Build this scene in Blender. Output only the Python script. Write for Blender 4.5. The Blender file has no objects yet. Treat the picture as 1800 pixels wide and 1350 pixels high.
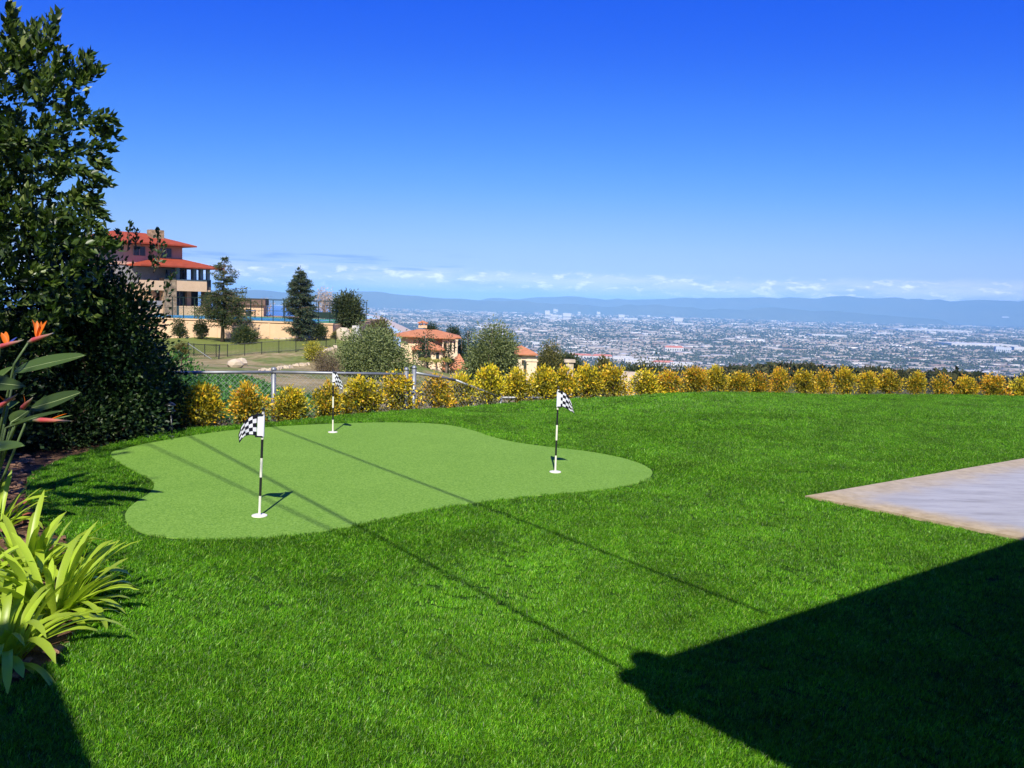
import bpy, math, random
import numpy as np
from mathutils import Vector, Matrix

random.seed(7)
rng = np.random.default_rng(7)
scene = bpy.context.scene
C = scene.collection
R = math.radians

# ------------------------------------------------------------------ camera
FPX, CAMZ, PITCH, ROLL = 1500.0, 1.65, 5.52, 1.75
cd = bpy.data.cameras.new('camera')
cd.sensor_width = 36.0
cd.lens = 36.0 * FPX / 1800.0
cd.clip_start, cd.clip_end = 0.05, 200000.0
cam = bpy.data.objects.new('camera', cd)
C.objects.link(cam)
RM = Matrix.Rotation(R(90 - PITCH), 3, 'X') @ Matrix.Rotation(R(ROLL), 3, 'Z')
cam.matrix_world = Matrix.Translation((0, 0, CAMZ)) @ RM.to_4x4()
scene.camera = cam

# ------------------------------------------------------------------ sky and sun
SUN_EL = 44.0
world = bpy.data.worlds.new('World')
scene.world = world
world.use_nodes = True
wn, wl = world.node_tree.nodes, world.node_tree.links
wn.clear()
wo = wn.new('ShaderNodeOutputWorld')
bg = wn.new('ShaderNodeBackground')
sky = wn.new('ShaderNodeTexSky')
sky.sky_type = 'NISHITA'
sky.sun_disc = False
sky.sun_elevation = R(SUN_EL)
sky.sun_rotation = R(180)
sky.altitude = 300
sky.air_density = 1.0
sky.dust_density = 0.3
sky.ozone_density = 3.0
SKY_STRENGTH = 0.10
EXPOSURE = 0.55
SKY_K = 0.70                                              # the sky keeps its place under that exposure
bg.inputs['Strength'].default_value = SKY_STRENGTH
# the photograph's deep saturated blue: one tone curve per channel over the whole sky
def wscale(v, k):
    n = wn.new('ShaderNodeVectorMath'); n.operation = 'SCALE'; n.inputs['Scale'].default_value = k
    wl.new(v, n.inputs[0]); return n.outputs[0]
crv = wn.new('ShaderNodeRGBCurve')
crv.mapping.use_clip = False
crv.mapping.extend = 'EXTRAPOLATED'
for ci, pts in enumerate((((0, 0), (.10, .004), (.165, .009), (.256, .05), (.353, .12), (.53, .30), (.70, .45), (1, .62)),
                          ((0, .03), (.18, .085), (.283, .115), (.423, .245), (.553, .38), (.743, .56), (.85, .65), (1, .74)),
                          ((0, 0), (.30, .66), (.492, .90), (.663, 1.0), (.856, 1.04), (1, 1.06)))):
    c = crv.mapping.curves[ci]
    c.points[0].location = pts[0]; c.points[-1].location = pts[-1]
    for p in pts[1:-1]: c.points.new(*p)
crv.mapping.update()
wl.new(wscale(sky.outputs['Color'], SKY_STRENGTH), crv.inputs['Color'])
graded = wscale(crv.outputs['Color'], SKY_K / SKY_STRENGTH)
# low bank of cloud round the whole horizon
tc = wn.new('ShaderNodeTexCoord')
sep = wn.new('ShaderNodeSeparateXYZ')
wl.new(tc.outputs['Generated'], sep.inputs[0])
def wmath(op, a, b=None, c=None):
    n = wn.new('ShaderNodeMath'); n.operation = op
    for i, q in enumerate((a, b, c)):
        if q is None: continue
        if isinstance(q, (int, float)): n.inputs[i].default_value = q
        else: wl.new(q, n.inputs[i])
    return n.outputs[0]
def wramp(v, lo, hi, a=0.0, b=1.0):
    n = wn.new('ShaderNodeMapRange'); n.interpolation_type = 'SMOOTHSTEP'
    wl.new(v, n.inputs[0])
    for i, q in enumerate((lo, hi, a, b)): n.inputs[i + 1].default_value = q
    return n.outputs[0]
def wnoise(sx, sz, detail, off, rough=0.55):
    m = wn.new('ShaderNodeMapping'); wl.new(tc.outputs['Generated'], m.inputs['Vector'])
    m.inputs['Scale'].default_value = (sx, sx, sz); m.inputs['Location'].default_value = off
    t = wn.new('ShaderNodeTexNoise'); wl.new(m.outputs[0], t.inputs['Vector'])
    t.inputs['Scale'].default_value = 1.0; t.inputs['Detail'].default_value = detail
    t.inputs['Roughness'].default_value = rough
    return t.outputs['Fac']
zz = sep.outputs['Z']
edge = wmath('ADD', zz, wmath('MULTIPLY', wmath('SUBTRACT', wnoise(7, 20, 5, (2.2, 8.1, 3.3)), 0.5), 0.022))
band = wmath('MULTIPLY', wramp(edge, 0.040, 0.026), wramp(zz, -0.01, 0.004))
n1 = wramp(wnoise(14, 80, 8, (3.1, 1.7, 0.4), .6), 0.34, 0.60, 0.15, 1.0)
c1 = wmath('MULTIPLY', wmath('MULTIPLY', band, n1), 0.80)
puffband = wmath('MULTIPLY', wramp(zz, 0.038, 0.028), wramp(zz, 0.006, 0.016))
n2 = wramp(wnoise(42, 130, 9, (7.3, 2.2, 5.1), .62), 0.52, 0.66)
c2 = wmath('MULTIPLY', wmath('MULTIPLY', puffband, n2), 0.7)
strband = wmath('MULTIPLY', wramp(zz, 0.058, 0.046), wramp(zz, 0.026, 0.036))
xs = wramp(sep.outputs['X'], -0.02, -0.12)
n3 = wramp(wnoise(9, 150, 5, (1.3, 4.2, 9.9)), 0.50, 0.64)
c3 = wmath('MULTIPLY', wmath('MULTIPLY', wmath('MULTIPLY', strband, n3), xs), 0.85)
def wmix(f, a, col):
    m = wn.new('ShaderNodeMix'); m.data_type = 'RGBA'
    wl.new(f, m.inputs['Factor']); wl.new(a, m.inputs[6]); m.inputs[7].default_value = (*col, 1)
    return m.outputs[2]
CL = SKY_K / SKY_STRENGTH
w1 = wmix(c1, graded, tuple(q * CL for q in (0.95, 1.0, 1.35)))
w2 = wmix(c2, w1, tuple(q * CL for q in (1.7, 1.65, 1.8)))
w3 = wmix(c3, w2, tuple(q * CL for q in (0.24, 0.42, 0.90)))
wl.new(w3, bg.inputs['Color'])
wl.new(bg.outputs[0], wo.inputs['Surface'])

sl = bpy.data.lights.new('sun', 'SUN')
sl.energy = 4.8
sl.angle = R(0.53)
sl.color = (1.0, 0.93, 0.81)
sun = bpy.data.objects.new('sun', sl)
C.objects.link(sun)
sun.rotation_euler = (R(90 - SUN_EL), 0, 0)
sun.location = (0, -20, 30)

scene.view_settings.view_transform = 'Standard'
scene.view_settings.look = 'None'
scene.view_settings.gamma = 1.0
scene.view_settings.exposure = EXPOSURE
scene.view_settings.use_curve_mapping = False
scene.render.engine = 'CYCLES'
cy = scene.cycles
cy.max_bounces = 6; cy.diffuse_bounces = 3; cy.glossy_bounces = 2
cy.transmission_bounces = 4; cy.transparent_max_bounces = 8; cy.volume_bounces = 0
cy.caustics_reflective = False; cy.caustics_refractive = False
cy.use_denoising = True
cy.use_adaptive_sampling = True
cy.adaptive_threshold = 0.015

# ------------------------------------------------------------------ helpers
def ray(px, py):
    return RM @ Vector(((px - 900) / FPX, (675 - py) / FPX, -1.0))
def at(px, py, d):
    v = ray(px, py); t = d / v.y
    return Vector((v.x * t, d, CAMZ + v.z * t))
def gnd(px, py, z=0.0):
    v = ray(px, py); t = (z - CAMZ) / v.z
    return Vector((v.x * t, v.y * t, z))

def tag(o, label=None, cat=None, group=None, kind=None):
    if label: o['label'] = label
    if cat: o['category'] = cat
    if group: o['group'] = group
    if kind: o['kind'] = kind
    return o
def thing(name, label, cat, loc=(0, 0, 0), rz=0.0, group=None):
    o = bpy.data.objects.new(name, None); C.objects.link(o)
    o.empty_display_size = 0.2
    o.location = loc; o.rotation_euler = (0, 0, rz)
    return tag(o, label, cat, group)
def link(name, me, parent=None, loc=None):
    o = bpy.data.objects.new(name, me); C.objects.link(o)
    if parent: o.parent = parent
    if loc is not None: o.location = loc
    return o
def copy_tree(o, parent=None):
    c = o.copy(); C.objects.link(c); c.parent = parent
    for ch in list(o.children):
        copy_tree(ch, c)
    return c

def mesh_np(name, V, F, mats, mi=None, smooth=False):
    """V (n,3), F (m,k) arrays of equal-sided faces."""
    V = np.asarray(V, np.float32); F = np.asarray(F, np.int32)
    me = bpy.data.meshes.new(name)
    me.vertices.add(len(V)); me.vertices.foreach_set('co', V.ravel())
    m, k = F.shape
    me.loops.add(m * k); me.loops.foreach_set('vertex_index', F.ravel())
    me.polygons.add(m); me.polygons.foreach_set('loop_start', np.arange(0, m * k, k, dtype=np.int32))
    me.polygons.foreach_set('loop_total', np.full(m, k, np.int32))
    if mi is not None: me.polygons.foreach_set('material_index', np.asarray(mi, np.int32))
    if smooth: me.polygons.foreach_set('use_smooth', np.ones(m, bool))
    for q in (mats if isinstance(mats, (list, tuple)) else [mats]): me.materials.append(q)
    me.update(calc_edges=True); me.validate()
    return me

class MB:
    def __init__(s): s.v = []; s.f = []; s.m = []; s.cur = 0
    def add(s, vs, fs):
        b = len(s.v); s.v += [tuple(q) for q in vs]
        for f in fs: s.f.append([b + i for i in f]); s.m.append(s.cur)
        return s
    def box(s, c, d, rz=0.0, taper=1.0):
        cx, cy_, cz = c; hx, hy, hz = d[0] / 2, d[1] / 2, d[2] / 2
        ca, sa = math.cos(rz), math.sin(rz); vs = []
        for z, t in ((-hz, 1.0), (hz, taper)):
            for x, y in ((-hx, -hy), (hx, -hy), (hx, hy), (-hx, hy)):
                x *= t; y *= t
                vs.append((cx + x * ca - y * sa, cy_ + x * sa + y * ca, cz + z))
        return s.add(vs, [(0, 3, 2, 1), (4, 5, 6, 7), (0, 1, 5, 4), (1, 2, 6, 5), (2, 3, 7, 6), (3, 0, 4, 7)])
    def bx(s, x0, x1, y0, y1, z0, z1):
        return s.box(((x0 + x1) / 2, (y0 + y1) / 2, (z0 + z1) / 2), (x1 - x0, y1 - y0, z1 - z0))
    def tube(s, pts, rad, n=6, cap=True):
        pts = [Vector(p) for p in pts]
        if not isinstance(rad, (list, tuple)): rad = [rad] * len(pts)
        rings = []; ref = None
        for i, p in enumerate(pts):
            t = (pts[min(i + 1, len(pts) - 1)] - pts[max(i - 1, 0)])
            t = t.normalized() if t.length > 1e-9 else Vector((0, 0, 1))
            if ref is None:
                ref = t.orthogonal().normalized()
            else:
                ref = (ref - t * ref.dot(t)); ref = ref.normalized() if ref.length > 1e-6 else t.orthogonal().normalized()
            bi = t.cross(ref)
            rings.append([p + (ref * math.cos(2 * math.pi * k / n) + bi * math.sin(2 * math.pi * k / n)) * rad[i] for k in range(n)])
        vs = [q for r_ in rings for q in r_]; fs = []
        for i in range(len(pts) - 1):
            for k in range(n):
                a, b = i * n + k, i * n + (k + 1) % n
                fs.append((a, b, b + n, a + n))
        if cap:
            fs.append(tuple(range(n - 1, -1, -1))); fs.append(tuple(range((len(pts) - 1) * n, len(pts) * n)))
        return s.add(vs, fs)
    def lathe(s, prof, n=16, c=(0, 0, 0)):
        vs = [(c[0] + r_ * math.cos(2 * math.pi * k / n), c[1] + r_ * math.sin(2 * math.pi * k / n), c[2] + z) for r_, z in prof for k in range(n)]
        fs = []
        for i in range(len(prof) - 1):
            for k in range(n):
                a, b = i * n + k, i * n + (k + 1) % n
                fs.append((a, b, b + n, a + n))
        fs.append(tuple(range(n - 1, -1, -1))); fs.append(tuple(range((len(prof) - 1) * n, len(prof) * n)))
        return s.add(vs, fs)
    def hip(s, x0, x1, y0, y1, z, rise, th=0.22, inset=None):
        """hip roof with a thick eave, closed underneath"""
        ins = inset if inset is not None else min(x1 - x0, y1 - y0) / 2
        if (x1 - x0) >= (y1 - y0): a, b = (x0 + ins, (y0 + y1) / 2), (x1 - ins, (y0 + y1) / 2)
        else: a, b = ((x0 + x1) / 2, y0 + ins), ((x0 + x1) / 2, y1 - ins)
        vs = [(x0, y0, z), (x1, y0, z), (x1, y1, z), (x0, y1, z)]
        vs += [(p[0], p[1], z + th) for p in vs[:4]]
        vs += [(a[0], a[1], z + th + rise), (b[0], b[1], z + th + rise)]
        fs = [(0, 3, 2, 1), (0, 1, 5, 4), (1, 2, 6, 5), (2, 3, 7, 6), (3, 0, 4, 7)]
        if (x1 - x0) >= (y1 - y0): fs += [(4, 5, 9, 8), (5, 6, 9), (6, 7, 8, 9), (7, 4, 8)]
        else: fs += [(4, 5, 8), (5, 6, 9, 8), (6, 7, 9), (7, 4, 8, 9)]
        return s.add(vs, fs)
    def mesh(s, name, mats, smooth=False):
        me = bpy.data.meshes.new(name)
        me.from_pydata(s.v, [], s.f)
        for q in (mats if isinstance(mats, (list, tuple)) else [mats]): me.materials.append(q)
        me.polygons.foreach_set('material_index', s.m)
        if smooth: me.polygons.foreach_set('use_smooth', [True] * len(s.f))
        me.update()
        return me
    def build(s, name, mats, parent=None, smooth=False):
        return link(name, s.mesh(name, mats, smooth), parent)

# ------------------------------------------------------------------ materials
def new_mat(name):
    m = bpy.data.materials.new(name); m.use_nodes = True
    nt = m.node_tree; nt.nodes.clear()
    out = nt.nodes.new('ShaderNodeOutputMaterial')
    return m, nt, out
def N(nt, typ, **kw):
    n = nt.nodes.new(typ)
    for k, v in kw.items(): setattr(n, k, v)
    return n
def ramp(nt, fac, stops, interp='LINEAR'):
    r_ = N(nt, 'ShaderNodeValToRGB'); r_.color_ramp.interpolation = interp
    e = r_.color_ramp.elements
    while len(e) < len(stops): e.new(0.5)
    for i, (p, c) in enumerate(stops): e[i].position = p; e[i].color = (*c, 1)
    nt.links.new(fac, r_.inputs[0]); return r_.outputs[0]
def coords(nt, kind='pos'):
    if kind == 'pos': return N(nt, 'ShaderNodeNewGeometry').outputs['Position']
    return N(nt, 'ShaderNodeTexCoord').outputs['Object']
def tnoise(nt, vec, scale, detail=4, rough=0.55):
    t = N(nt, 'ShaderNodeTexNoise'); nt.links.new(vec, t.inputs['Vector'])
    t.inputs['Scale'].default_value = scale; t.inputs['Detail'].default_value = detail
    t.inputs['Roughness'].default_value = rough
    return t.outputs['Fac']
def mixc(nt, f, a, b, typ='MIX'):
    m = N(nt, 'ShaderNodeMix', data_type='RGBA', blend_type=typ)
    for sock, q in ((m.inputs['Factor'], f), (m.inputs[6], a), (m.inputs[7], b)):
        if isinstance(q, (int, float)): sock.default_value = q
        elif isinstance(q, tuple): sock.default_value = (*q, 1)
        else: nt.links.new(q, sock)
    return m.outputs[2]
def fmath(nt, op, a, b=None):
    n = N(nt, 'ShaderNodeMath', operation=op)
    for i, q in enumerate((a, b)):
        if q is None: continue
        if isinstance(q, (int, float)): n.inputs[i].default_value = q
        else: nt.links.new(q, n.inputs[i])
    return n.outputs[0]
def bump(nt, h, strength, dist):
    b = N(nt, 'ShaderNodeBump'); b.inputs['Strength'].default_value = strength; b.inputs['Distance'].default_value = dist
    nt.links.new(h, b.inputs['Height']); return b.outputs[0]
def principled(nt, out, col, rough=0.7, spec=0.3, normal=None, metal=0.0):
    p = N(nt, 'ShaderNodeBsdfPrincipled')
    if isinstance(col, tuple): p.inputs['Base Color'].default_value = (*col, 1)
    else: nt.links.new(col, p.inputs['Base Color'])
    p.inputs['Roughness'].default_value = rough
    p.inputs['Specular IOR Level'].default_value = spec
    p.inputs['Metallic'].default_value = metal
    if normal is not None: nt.links.new(normal, p.inputs['Normal'])
    if out is not None: nt.links.new(p.outputs[0], out.inputs['Surface'])
    return p
def surf(name, a, b=None, scale=6.0, rough=0.8, spec=0.25, bs=0.25, bd=0.01, bscale=None, metal=0.0, kind='pos', detail=6):
    """two-tone weathered surface with fine relief"""
    m, nt, out = new_mat(name); b = b or tuple(q * 0.8 for q in a)
    v = coords(nt, kind)
    n_ = tnoise(nt, v, scale, detail, 0.6)
    col = ramp(nt, n_, [(0.32, b), (0.68, a)])
    nb = tnoise(nt, v, bscale or scale * 6, 3)
    principled(nt, out, col, rough, spec, bump(nt, nb, bs, bd), metal)
    return m
def leafmat(name, stops, rough=0.45, spec=0.35, trans=0.3, tcol=None, obj_var=0.25, patch=0.0, hue_var=0.0):
    """leaf: colour differs from leaf to leaf and a little from plant to plant"""
    m, nt, out = new_mat(name)
    g = N(nt, 'ShaderNodeNewGeometry')
    col = ramp(nt, g.outputs['Random Per Island'], stops)
    oi = N(nt, 'ShaderNodeObjectInfo')
    k = N(nt, 'ShaderNodeMapRange'); nt.links.new(oi.outputs['Random'], k.inputs[0])
    k.inputs[3].default_value = 1 - obj_var; k.inputs[4].default_value = 1 + obj_var
    h = N(nt, 'ShaderNodeHueSaturation'); nt.links.new(col, h.inputs['Color']); nt.links.new(k.outputs[0], h.inputs['Value'])
    if hue_var:                                            # some plants greener, some more orange
        hn = N(nt, 'ShaderNodeMapRange'); nt.links.new(fmath(nt, 'FRACT', fmath(nt, 'MULTIPLY', oi.outputs['Random'], 37.0)), hn.inputs[0])
        hn.inputs[3].default_value = .5 - hue_var; hn.inputs[4].default_value = .5 + hue_var
        nt.links.new(hn.outputs[0], h.inputs['Hue'])
    if patch:                                              # worn and fresh patches over the ground
        pn = N(nt, 'ShaderNodeMapRange'); nt.links.new(tnoise(nt, coords(nt), 1.5, 4, .75), pn.inputs[0])
        pn.inputs[1].default_value = .3; pn.inputs[2].default_value = .7; pn.inputs[3].default_value = 1 - patch; pn.inputs[4].default_value = 1 + patch
        nt.links.new(fmath(nt, 'MULTIPLY', k.outputs[0], pn.outputs[0]), h.inputs['Value'])
    p = principled(nt, None, h.outputs[0], rough, spec)
    t = N(nt, 'ShaderNodeBsdfTranslucent')
    mx = N(nt, 'ShaderNodeMix', data_type='RGBA', blend_type='MULTIPLY'); mx.inputs['Factor'].default_value = 1
    nt.links.new(h.outputs[0], mx.inputs[6]); mx.inputs[7].default_value = (*(tcol or (1.3, 1.5, 0.6)), 1)
    nt.links.new(mx.outputs[2], t.inputs['Color'])
    ms = N(nt, 'ShaderNodeMixShader'); ms.inputs[0].default_value = trans
    nt.links.new(p.outputs[0], ms.inputs[1]); nt.links.new(t.outputs[0], ms.inputs[2])
    nt.links.new(ms.outputs[0], out.inputs['Surface'])
    return m

# ------------------------------------------------------------------ leaf geometry
def unit(a):
    return a / np.maximum(np.linalg.norm(a, axis=-1, keepdims=True), 1e-9)
def leaf_arrays(pos, d, length, width, fold=0.25, r=None):
    """folded two-triangle leaves; base at pos, growing along d"""
    r = r or rng
    n = len(pos); d = unit(d)
    ref = unit(r.normal(size=(n, 3)))
    side = unit(np.cross(d, ref)); nrm = np.cross(side, d)
    L = np.broadcast_to(np.asarray(length, float), (n,))[:, None]; W = np.broadcast_to(np.asarray(width, float), (n,))[:, None]
    V = np.empty((n, 4, 3))
    V[:, 0] = pos
    V[:, 1] = pos + d * L * 0.45 + side * W * 0.5 + nrm * W * fold
    V[:, 2] = pos + d * L
    V[:, 3] = pos + d * L * 0.45 - side * W * 0.5 + nrm * W * fold
    b = np.arange(n)[:, None] * 4
    F = np.concatenate([b + np.array([[0, 1, 2]]), b + np.array([[0, 2, 3]])], 0)
    return V.reshape(-1, 3), F
def crown_points(ells, n_clump, n_per, clump_r, shell=0.45, r=None):
    """leaf positions gathered in clumps through a set of ellipsoids (cx,cy,cz,rx,ry,rz)"""
    r = r or rng
    E = np.array(ells, float); vol = E[:, 3] * E[:, 4] * E[:, 5]
    idx = r.choice(len(E), n_clump, p=vol / vol.sum())
    u = unit(r.normal(size=(n_clump, 3)))
    rad = r.random(n_clump)[:, None] ** shell
    cen = E[idx, :3] + u * rad * E[idx, 3:]
    off = r.normal(size=(n_clump, n_per, 3)) * clump_r * (0.6 + 0.8 * r.random((n_clump, 1, 1)))
    pos = (cen[:, None] + off).reshape(-1, 3)
    outd = unit((off * 0.8 / clump_r + u[:, None] * 0.8).reshape(-1, 3) + r.normal(size=(n_clump * n_per, 3)) * 0.5)
    return pos, outd, cen
def in_poly(P, poly):
    P = np.asarray(P); x, y = P[:, 0], P[:, 1]; ins = np.zeros(len(P), bool)
    q = np.asarray(poly)[:, :2]; j = len(q) - 1
    for i in range(len(q)):
        xi, yi = q[i]; xj, yj = q[j]
        c = ((yi > y) != (yj > y)) & (x < (xj - xi) * (y - yi) / (yj - yi + 1e-12) + xi)
        ins ^= c; j = i
    return ins
def edge_dist(P, poly):
    P = np.asarray(P)[:, :2]; q = np.asarray(poly)[:, :2]; best = np.full(len(P), 1e9)
    for i in range(len(q)):
        a, b = q[i - 1], q[i]; ab = b - a
        t = np.clip(((P - a) @ ab) / max(ab @ ab, 1e-12), 0, 1)
        best = np.minimum(best, np.linalg.norm(P - (a + t[:, None] * ab), axis=1))
    return best
def smooth_poly(pts, n=6):
    """closed Catmull-Rom"""
    p = [Vector(q) for q in pts]; out = []; m = len(p)
    for i in range(m):
        a, b, c, d = p[i - 1], p[i], p[(i + 1) % m], p[(i + 2) % m]
        for k in range(n):
            t = k / n
            out.append(0.5 * ((2 * b) + (c - a) * t + (2 * a - 5 * b + 4 * c - d) * t * t + (3 * b - a - 3 * c + d) * t ** 3))
    return out
def vnoise(x, y, s, seed=0):
    """cheap smooth noise in numpy"""
    r = np.random.default_rng(seed); v = 0
    for k in range(5):
        a = r.random() * 6.28; f = s * (0.6 + 0.9 * r.random()); ph = r.random() * 6.28; ph2 = r.random() * 6.28
        v = v + np.sin((x * math.cos(a) + y * math.sin(a)) * f + ph + 1.3 * np.sin((y * math.cos(a) - x * math.sin(a)) * f * 0.7 + ph2))
    return v / 5
# ------------------------------------------------------------------ the lawn's outline (ground coordinates)
back_px = [(345, 752), (400, 751), (480, 743), (580, 733), (640, 727), (700, 722), (760, 716), (820, 711), (900, 707), (1000, 702),
           (1100, 697), (1200, 692.5), (1300, 690.5), (1400, 689.5), (1500, 690.5), (1600, 692.5), (1700, 694.5), (1800, 697)]
BACK = [gnd(*p) for p in back_px]
LAWN = [Vector(p) for p in ((-5.0, -3.0, 0), (-3.4, 2.6, 0), (-2.5, 3.25, 0))]
LAWN += [gnd(*p) for p in ((45, 1198), (100, 1155), (136, 1110), (158, 1060), (160, 1000), (120, 950), (62, 907), (46, 880), (47, 850), (55, 832), (105, 808), (180, 786), (250, 768), (300, 758))]
LAWN += BACK + [Vector(p) for p in ((13.5, 15.2, 0), (19.0, 12.5, 0), (22.0, 4.0, 0), (20.0, -3.0, 0))]
green_px = [(195, 800), (212, 791), (300, 773), (400, 758), (500, 750), (600, 745), (700, 743.5), (780, 747), (830, 757), (866, 769), (905, 778), (960, 786), (1030, 794),
            (1090, 805), (1130, 818), (1147, 831), (1135, 845), (1100, 855), (1040, 864), (970, 870), (900, 877), (820, 887), (740, 900), (680, 913), (600, 930), (520, 942),
            (430, 949), (340, 949), (270, 943), (234, 930), (220, 912), (226, 895), (245, 880), (264, 867), (271, 855), (264, 843), (240, 831), (210, 814)]
GREEN = smooth_poly([gnd(*p) for p in green_px], 4)
s0, s1, s2 = gnd(1415, 875), gnd(1800, 808), gnd(1790, 950)
e1 = (s1 - s0).normalized(); e2 = (s2 - s0).normalized()
SLAB = [s0, s0 + e2 * 7.5, s0 + e2 * 7.5 + e1 * 9.0, s0 + e1 * 9.0]
def und(x, y):
    """two shallow hollows and a faint swell in the lawn"""
    h = lambda cx, cy_, rx, ry, a: a * np.exp(-(((x - cx) / rx) ** 2 + ((y - cy_) / ry) ** 2))
    a, b = gnd(890, 726), gnd(1530, 700)
    return h(a.x, a.y + .55, 1.1, .55, -.075) + h(a.x + .3, a.y - .9, 1.6, .5, .03) + h(b.x, b.y + .2, 1.3, .8, -.10) + h(b.x - 3.2, b.y - .6, 1.2, .7, .03)

# ------------------------------------------------------------------ terrain: one sheet, garden to horizon
ctrl = []
def cp(px, py, d): v = at(px, py, d); ctrl.append((v.x, v.y, v.z))
for i in range(0, len(BACK), 3):
    b = BACK[i]; ctrl.append((b.x, b.y + .35, -.10)); ctrl.append((b.x * 1.12, b.y * 1.12 + .7, -.42))
for p in ((-4.6, 7), (-5.5, 10), (-7, 8), (-9, 11), (-8, 3), (-4, 4), (-6, 0), (-12, 5), (-5, -6), (0, -8), (8, -8), (20, -6), (0, 2), (6, 5), (22, 5), (-2, 7), (3, 10), (8, 13), (-16, -4)):
    ctrl.append((*p, -.07))
for p in ((350, 722, 16), (480, 717, 17), (600, 712, 18), (350, 667, 28), (480, 664, 30), (600, 667, 31), (345, 643, 60), (430, 642, 60), (540, 647, 58),
          (330, 629, 86), (400, 628, 86), (520, 619, 88), (588, 611, 90), (390, 600, 96), (330, 592, 99), (450, 600, 98.5), (520, 597, 98.5), (585, 596, 100), (640, 603, 104),
          (240, 600, 98), (120, 640, 60), (150, 600, 100), (660, 680, 60), (660, 666, 80), (760, 668, 112), (690, 668, 110), (720, 668, 130), (800, 668, 130), (800, 690, 60), (860, 698, 84), (925, 668, 120),
          (1000, 685, 100), (1100, 705, 60), (1400, 708, 60), (1700, 713, 60), (1100, 700, 110), (1400, 705, 110), (1750, 708, 110), (760, 712, 30), (1000, 712, 30), (1300, 712, 30), (1700, 716, 30),
          (900, 700, 45), (620, 690, 45), (500, 652, 45)):
    cp(*p)
for px in (240, 330, 420, 500, 580):
    ctrl.append((at(px, 596, 104.5).x, 104.5, at(px, 597, 100).z))
    for d in (109, 116, 128): ctrl.append((at(px, 560, d).x, d, -2.6))
for px in (150, 260): ctrl.append((at(px, 555, 140).x, 140, -2.0))
ctrl = np.array(ctrl)
def phi(a, b): return np.sqrt(((a[:, None, :2] - b[None, :, :2]) ** 2).sum(-1) + 0.05)
nC = len(ctrl); A = np.zeros((nC + 3, nC + 3)); A[:nC, :nC] = phi(ctrl, ctrl) - np.eye(nC) * 0.15
A[:nC, nC] = 1; A[:nC, nC + 1:] = ctrl[:, :2]; A[nC:, :nC] = A[:nC, nC:].T
W = np.linalg.solve(A, np.concatenate([ctrl[:, 2], np.zeros(3)]))
SHORE_Y = np.array([0, 2000, 3000, 5000, 6800, 8000, 13200, 18000, 24000, 27000, 29500])
SHORE_X = np.array([-450, -380, -420, -560, -800, -1080, -2150, -3500, -6800, -12000, -40000])
PLAIN = -298.0
def tz(x, y):
    x = np.atleast_1d(np.asarray(x, float)); y = np.atleast_1d(np.asarray(y, float))
    r = np.hypot(x, y)
    q = np.stack([x, y], 1); near = np.zeros(len(x))
    m = r < 420
    if m.any():
        k = q[m]; near[m] = phi(k, ctrl) @ W[:nC] + W[nC] + k @ W[nC + 1:]
    far = np.interp(r, [0, 60, 110, 150, 300, 600, 1000, 1500, 2200, 3100, 1e6], [-2, -6, -10, -13, -23.5, -44, -73, -128, -240, PLAIN, PLAIN])
    amp = np.interp(r, [150, 400, 1500, 3000], [0, 3, 9, 0])
    far = far + amp * vnoise(x, y, 0.012, 3)
    back = np.clip((-y - 0.25 * np.abs(x)) / 30, 0, 1)          # the hill goes on level behind the house
    near = near * (1 - back) + back * 0.0
    far = far * (1 - back) + back * 2.0
    w = np.clip((r - 150) / 200, 0, 1); w = w * w * (3 - 2 * w)
    z = near * (1 - w) + far * w
    sx = np.interp(y, SHORE_Y, SHORE_X)
    s = np.clip((sx - x) / 220, 0, 1) * np.clip((r - 900) / 500, 0, 1) * (y > -500)
    z = z * (1 - s) + (-309.0) * s
    ins = in_poly(q, LAWN) if (r < 40).any() else np.zeros(len(x), bool)
    z = np.where(ins & (r < 40), np.minimum(z, -0.12), z)
    return z
def tz1(x, y): return float(tz([x], [y])[0])

th = np.concatenate([np.arange(-180, -44, 4.0), np.arange(-44, 44, 0.4), np.arange(44, 180, 4.0)])
th = np.radians(th)
rr = np.concatenate([[0.8], np.geomspace(1.6, 20, 46), np.geomspace(20.8, 160, 74), np.geomspace(166, 4000, 60), np.geomspace(4300, 75000, 26)])
RR, TH = np.meshgrid(rr, th, indexing='ij')
X = RR * np.sin(TH); Y = RR * np.cos(TH)
Z = tz(X.ravel(), Y.ravel()).reshape(X.shape)
nr, nth = X.shape
V = np.stack([X, Y, Z], -1).reshape(-1, 3)
i, j = np.meshgrid(np.arange(nr - 1), np.arange(nth), indexing='ij')
a = i * nth + j; b = i * nth + (j + 1) % nth
F = np.stack([a, a + nth, b + nth, b], -1).reshape(-1, 4)
# terrain colour: garden soil, dry field with green patches, scrub, then the built-up plain
mt, nt, out = new_mat('terrain')
pos = coords(nt)
dist = N(nt, 'ShaderNodeVectorMath', operation='LENGTH'); nt.links.new(pos, dist.inputs[0])
def mr(v, lo, hi, smooth=True):
    n = N(nt, 'ShaderNodeMapRange'); n.interpolation_type = 'SMOOTHSTEP' if smooth else 'LINEAR'
    nt.links.new(v, n.inputs[0]); n.inputs[1].default_value = lo; n.inputs[2].default_value = hi; return n.outputs[0]
soil = ramp(nt, tnoise(nt, pos, 9, 8, .7), [(.3, (.05, .03, .018)), (.55, (.13, .075, .045)), (.75, (.24, .15, .09))])
dry = ramp(nt, tnoise(nt, pos, .9, 8, .7), [(.3, (.17, .135, .06)), (.5, (.29, .235, .115)), (.7, (.42, .34, .19))])
grs = ramp(nt, tnoise(nt, pos, 2.2, 6, .65), [(.3, (.05, .10, .015)), (.7, (.13, .21, .035))])
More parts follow.
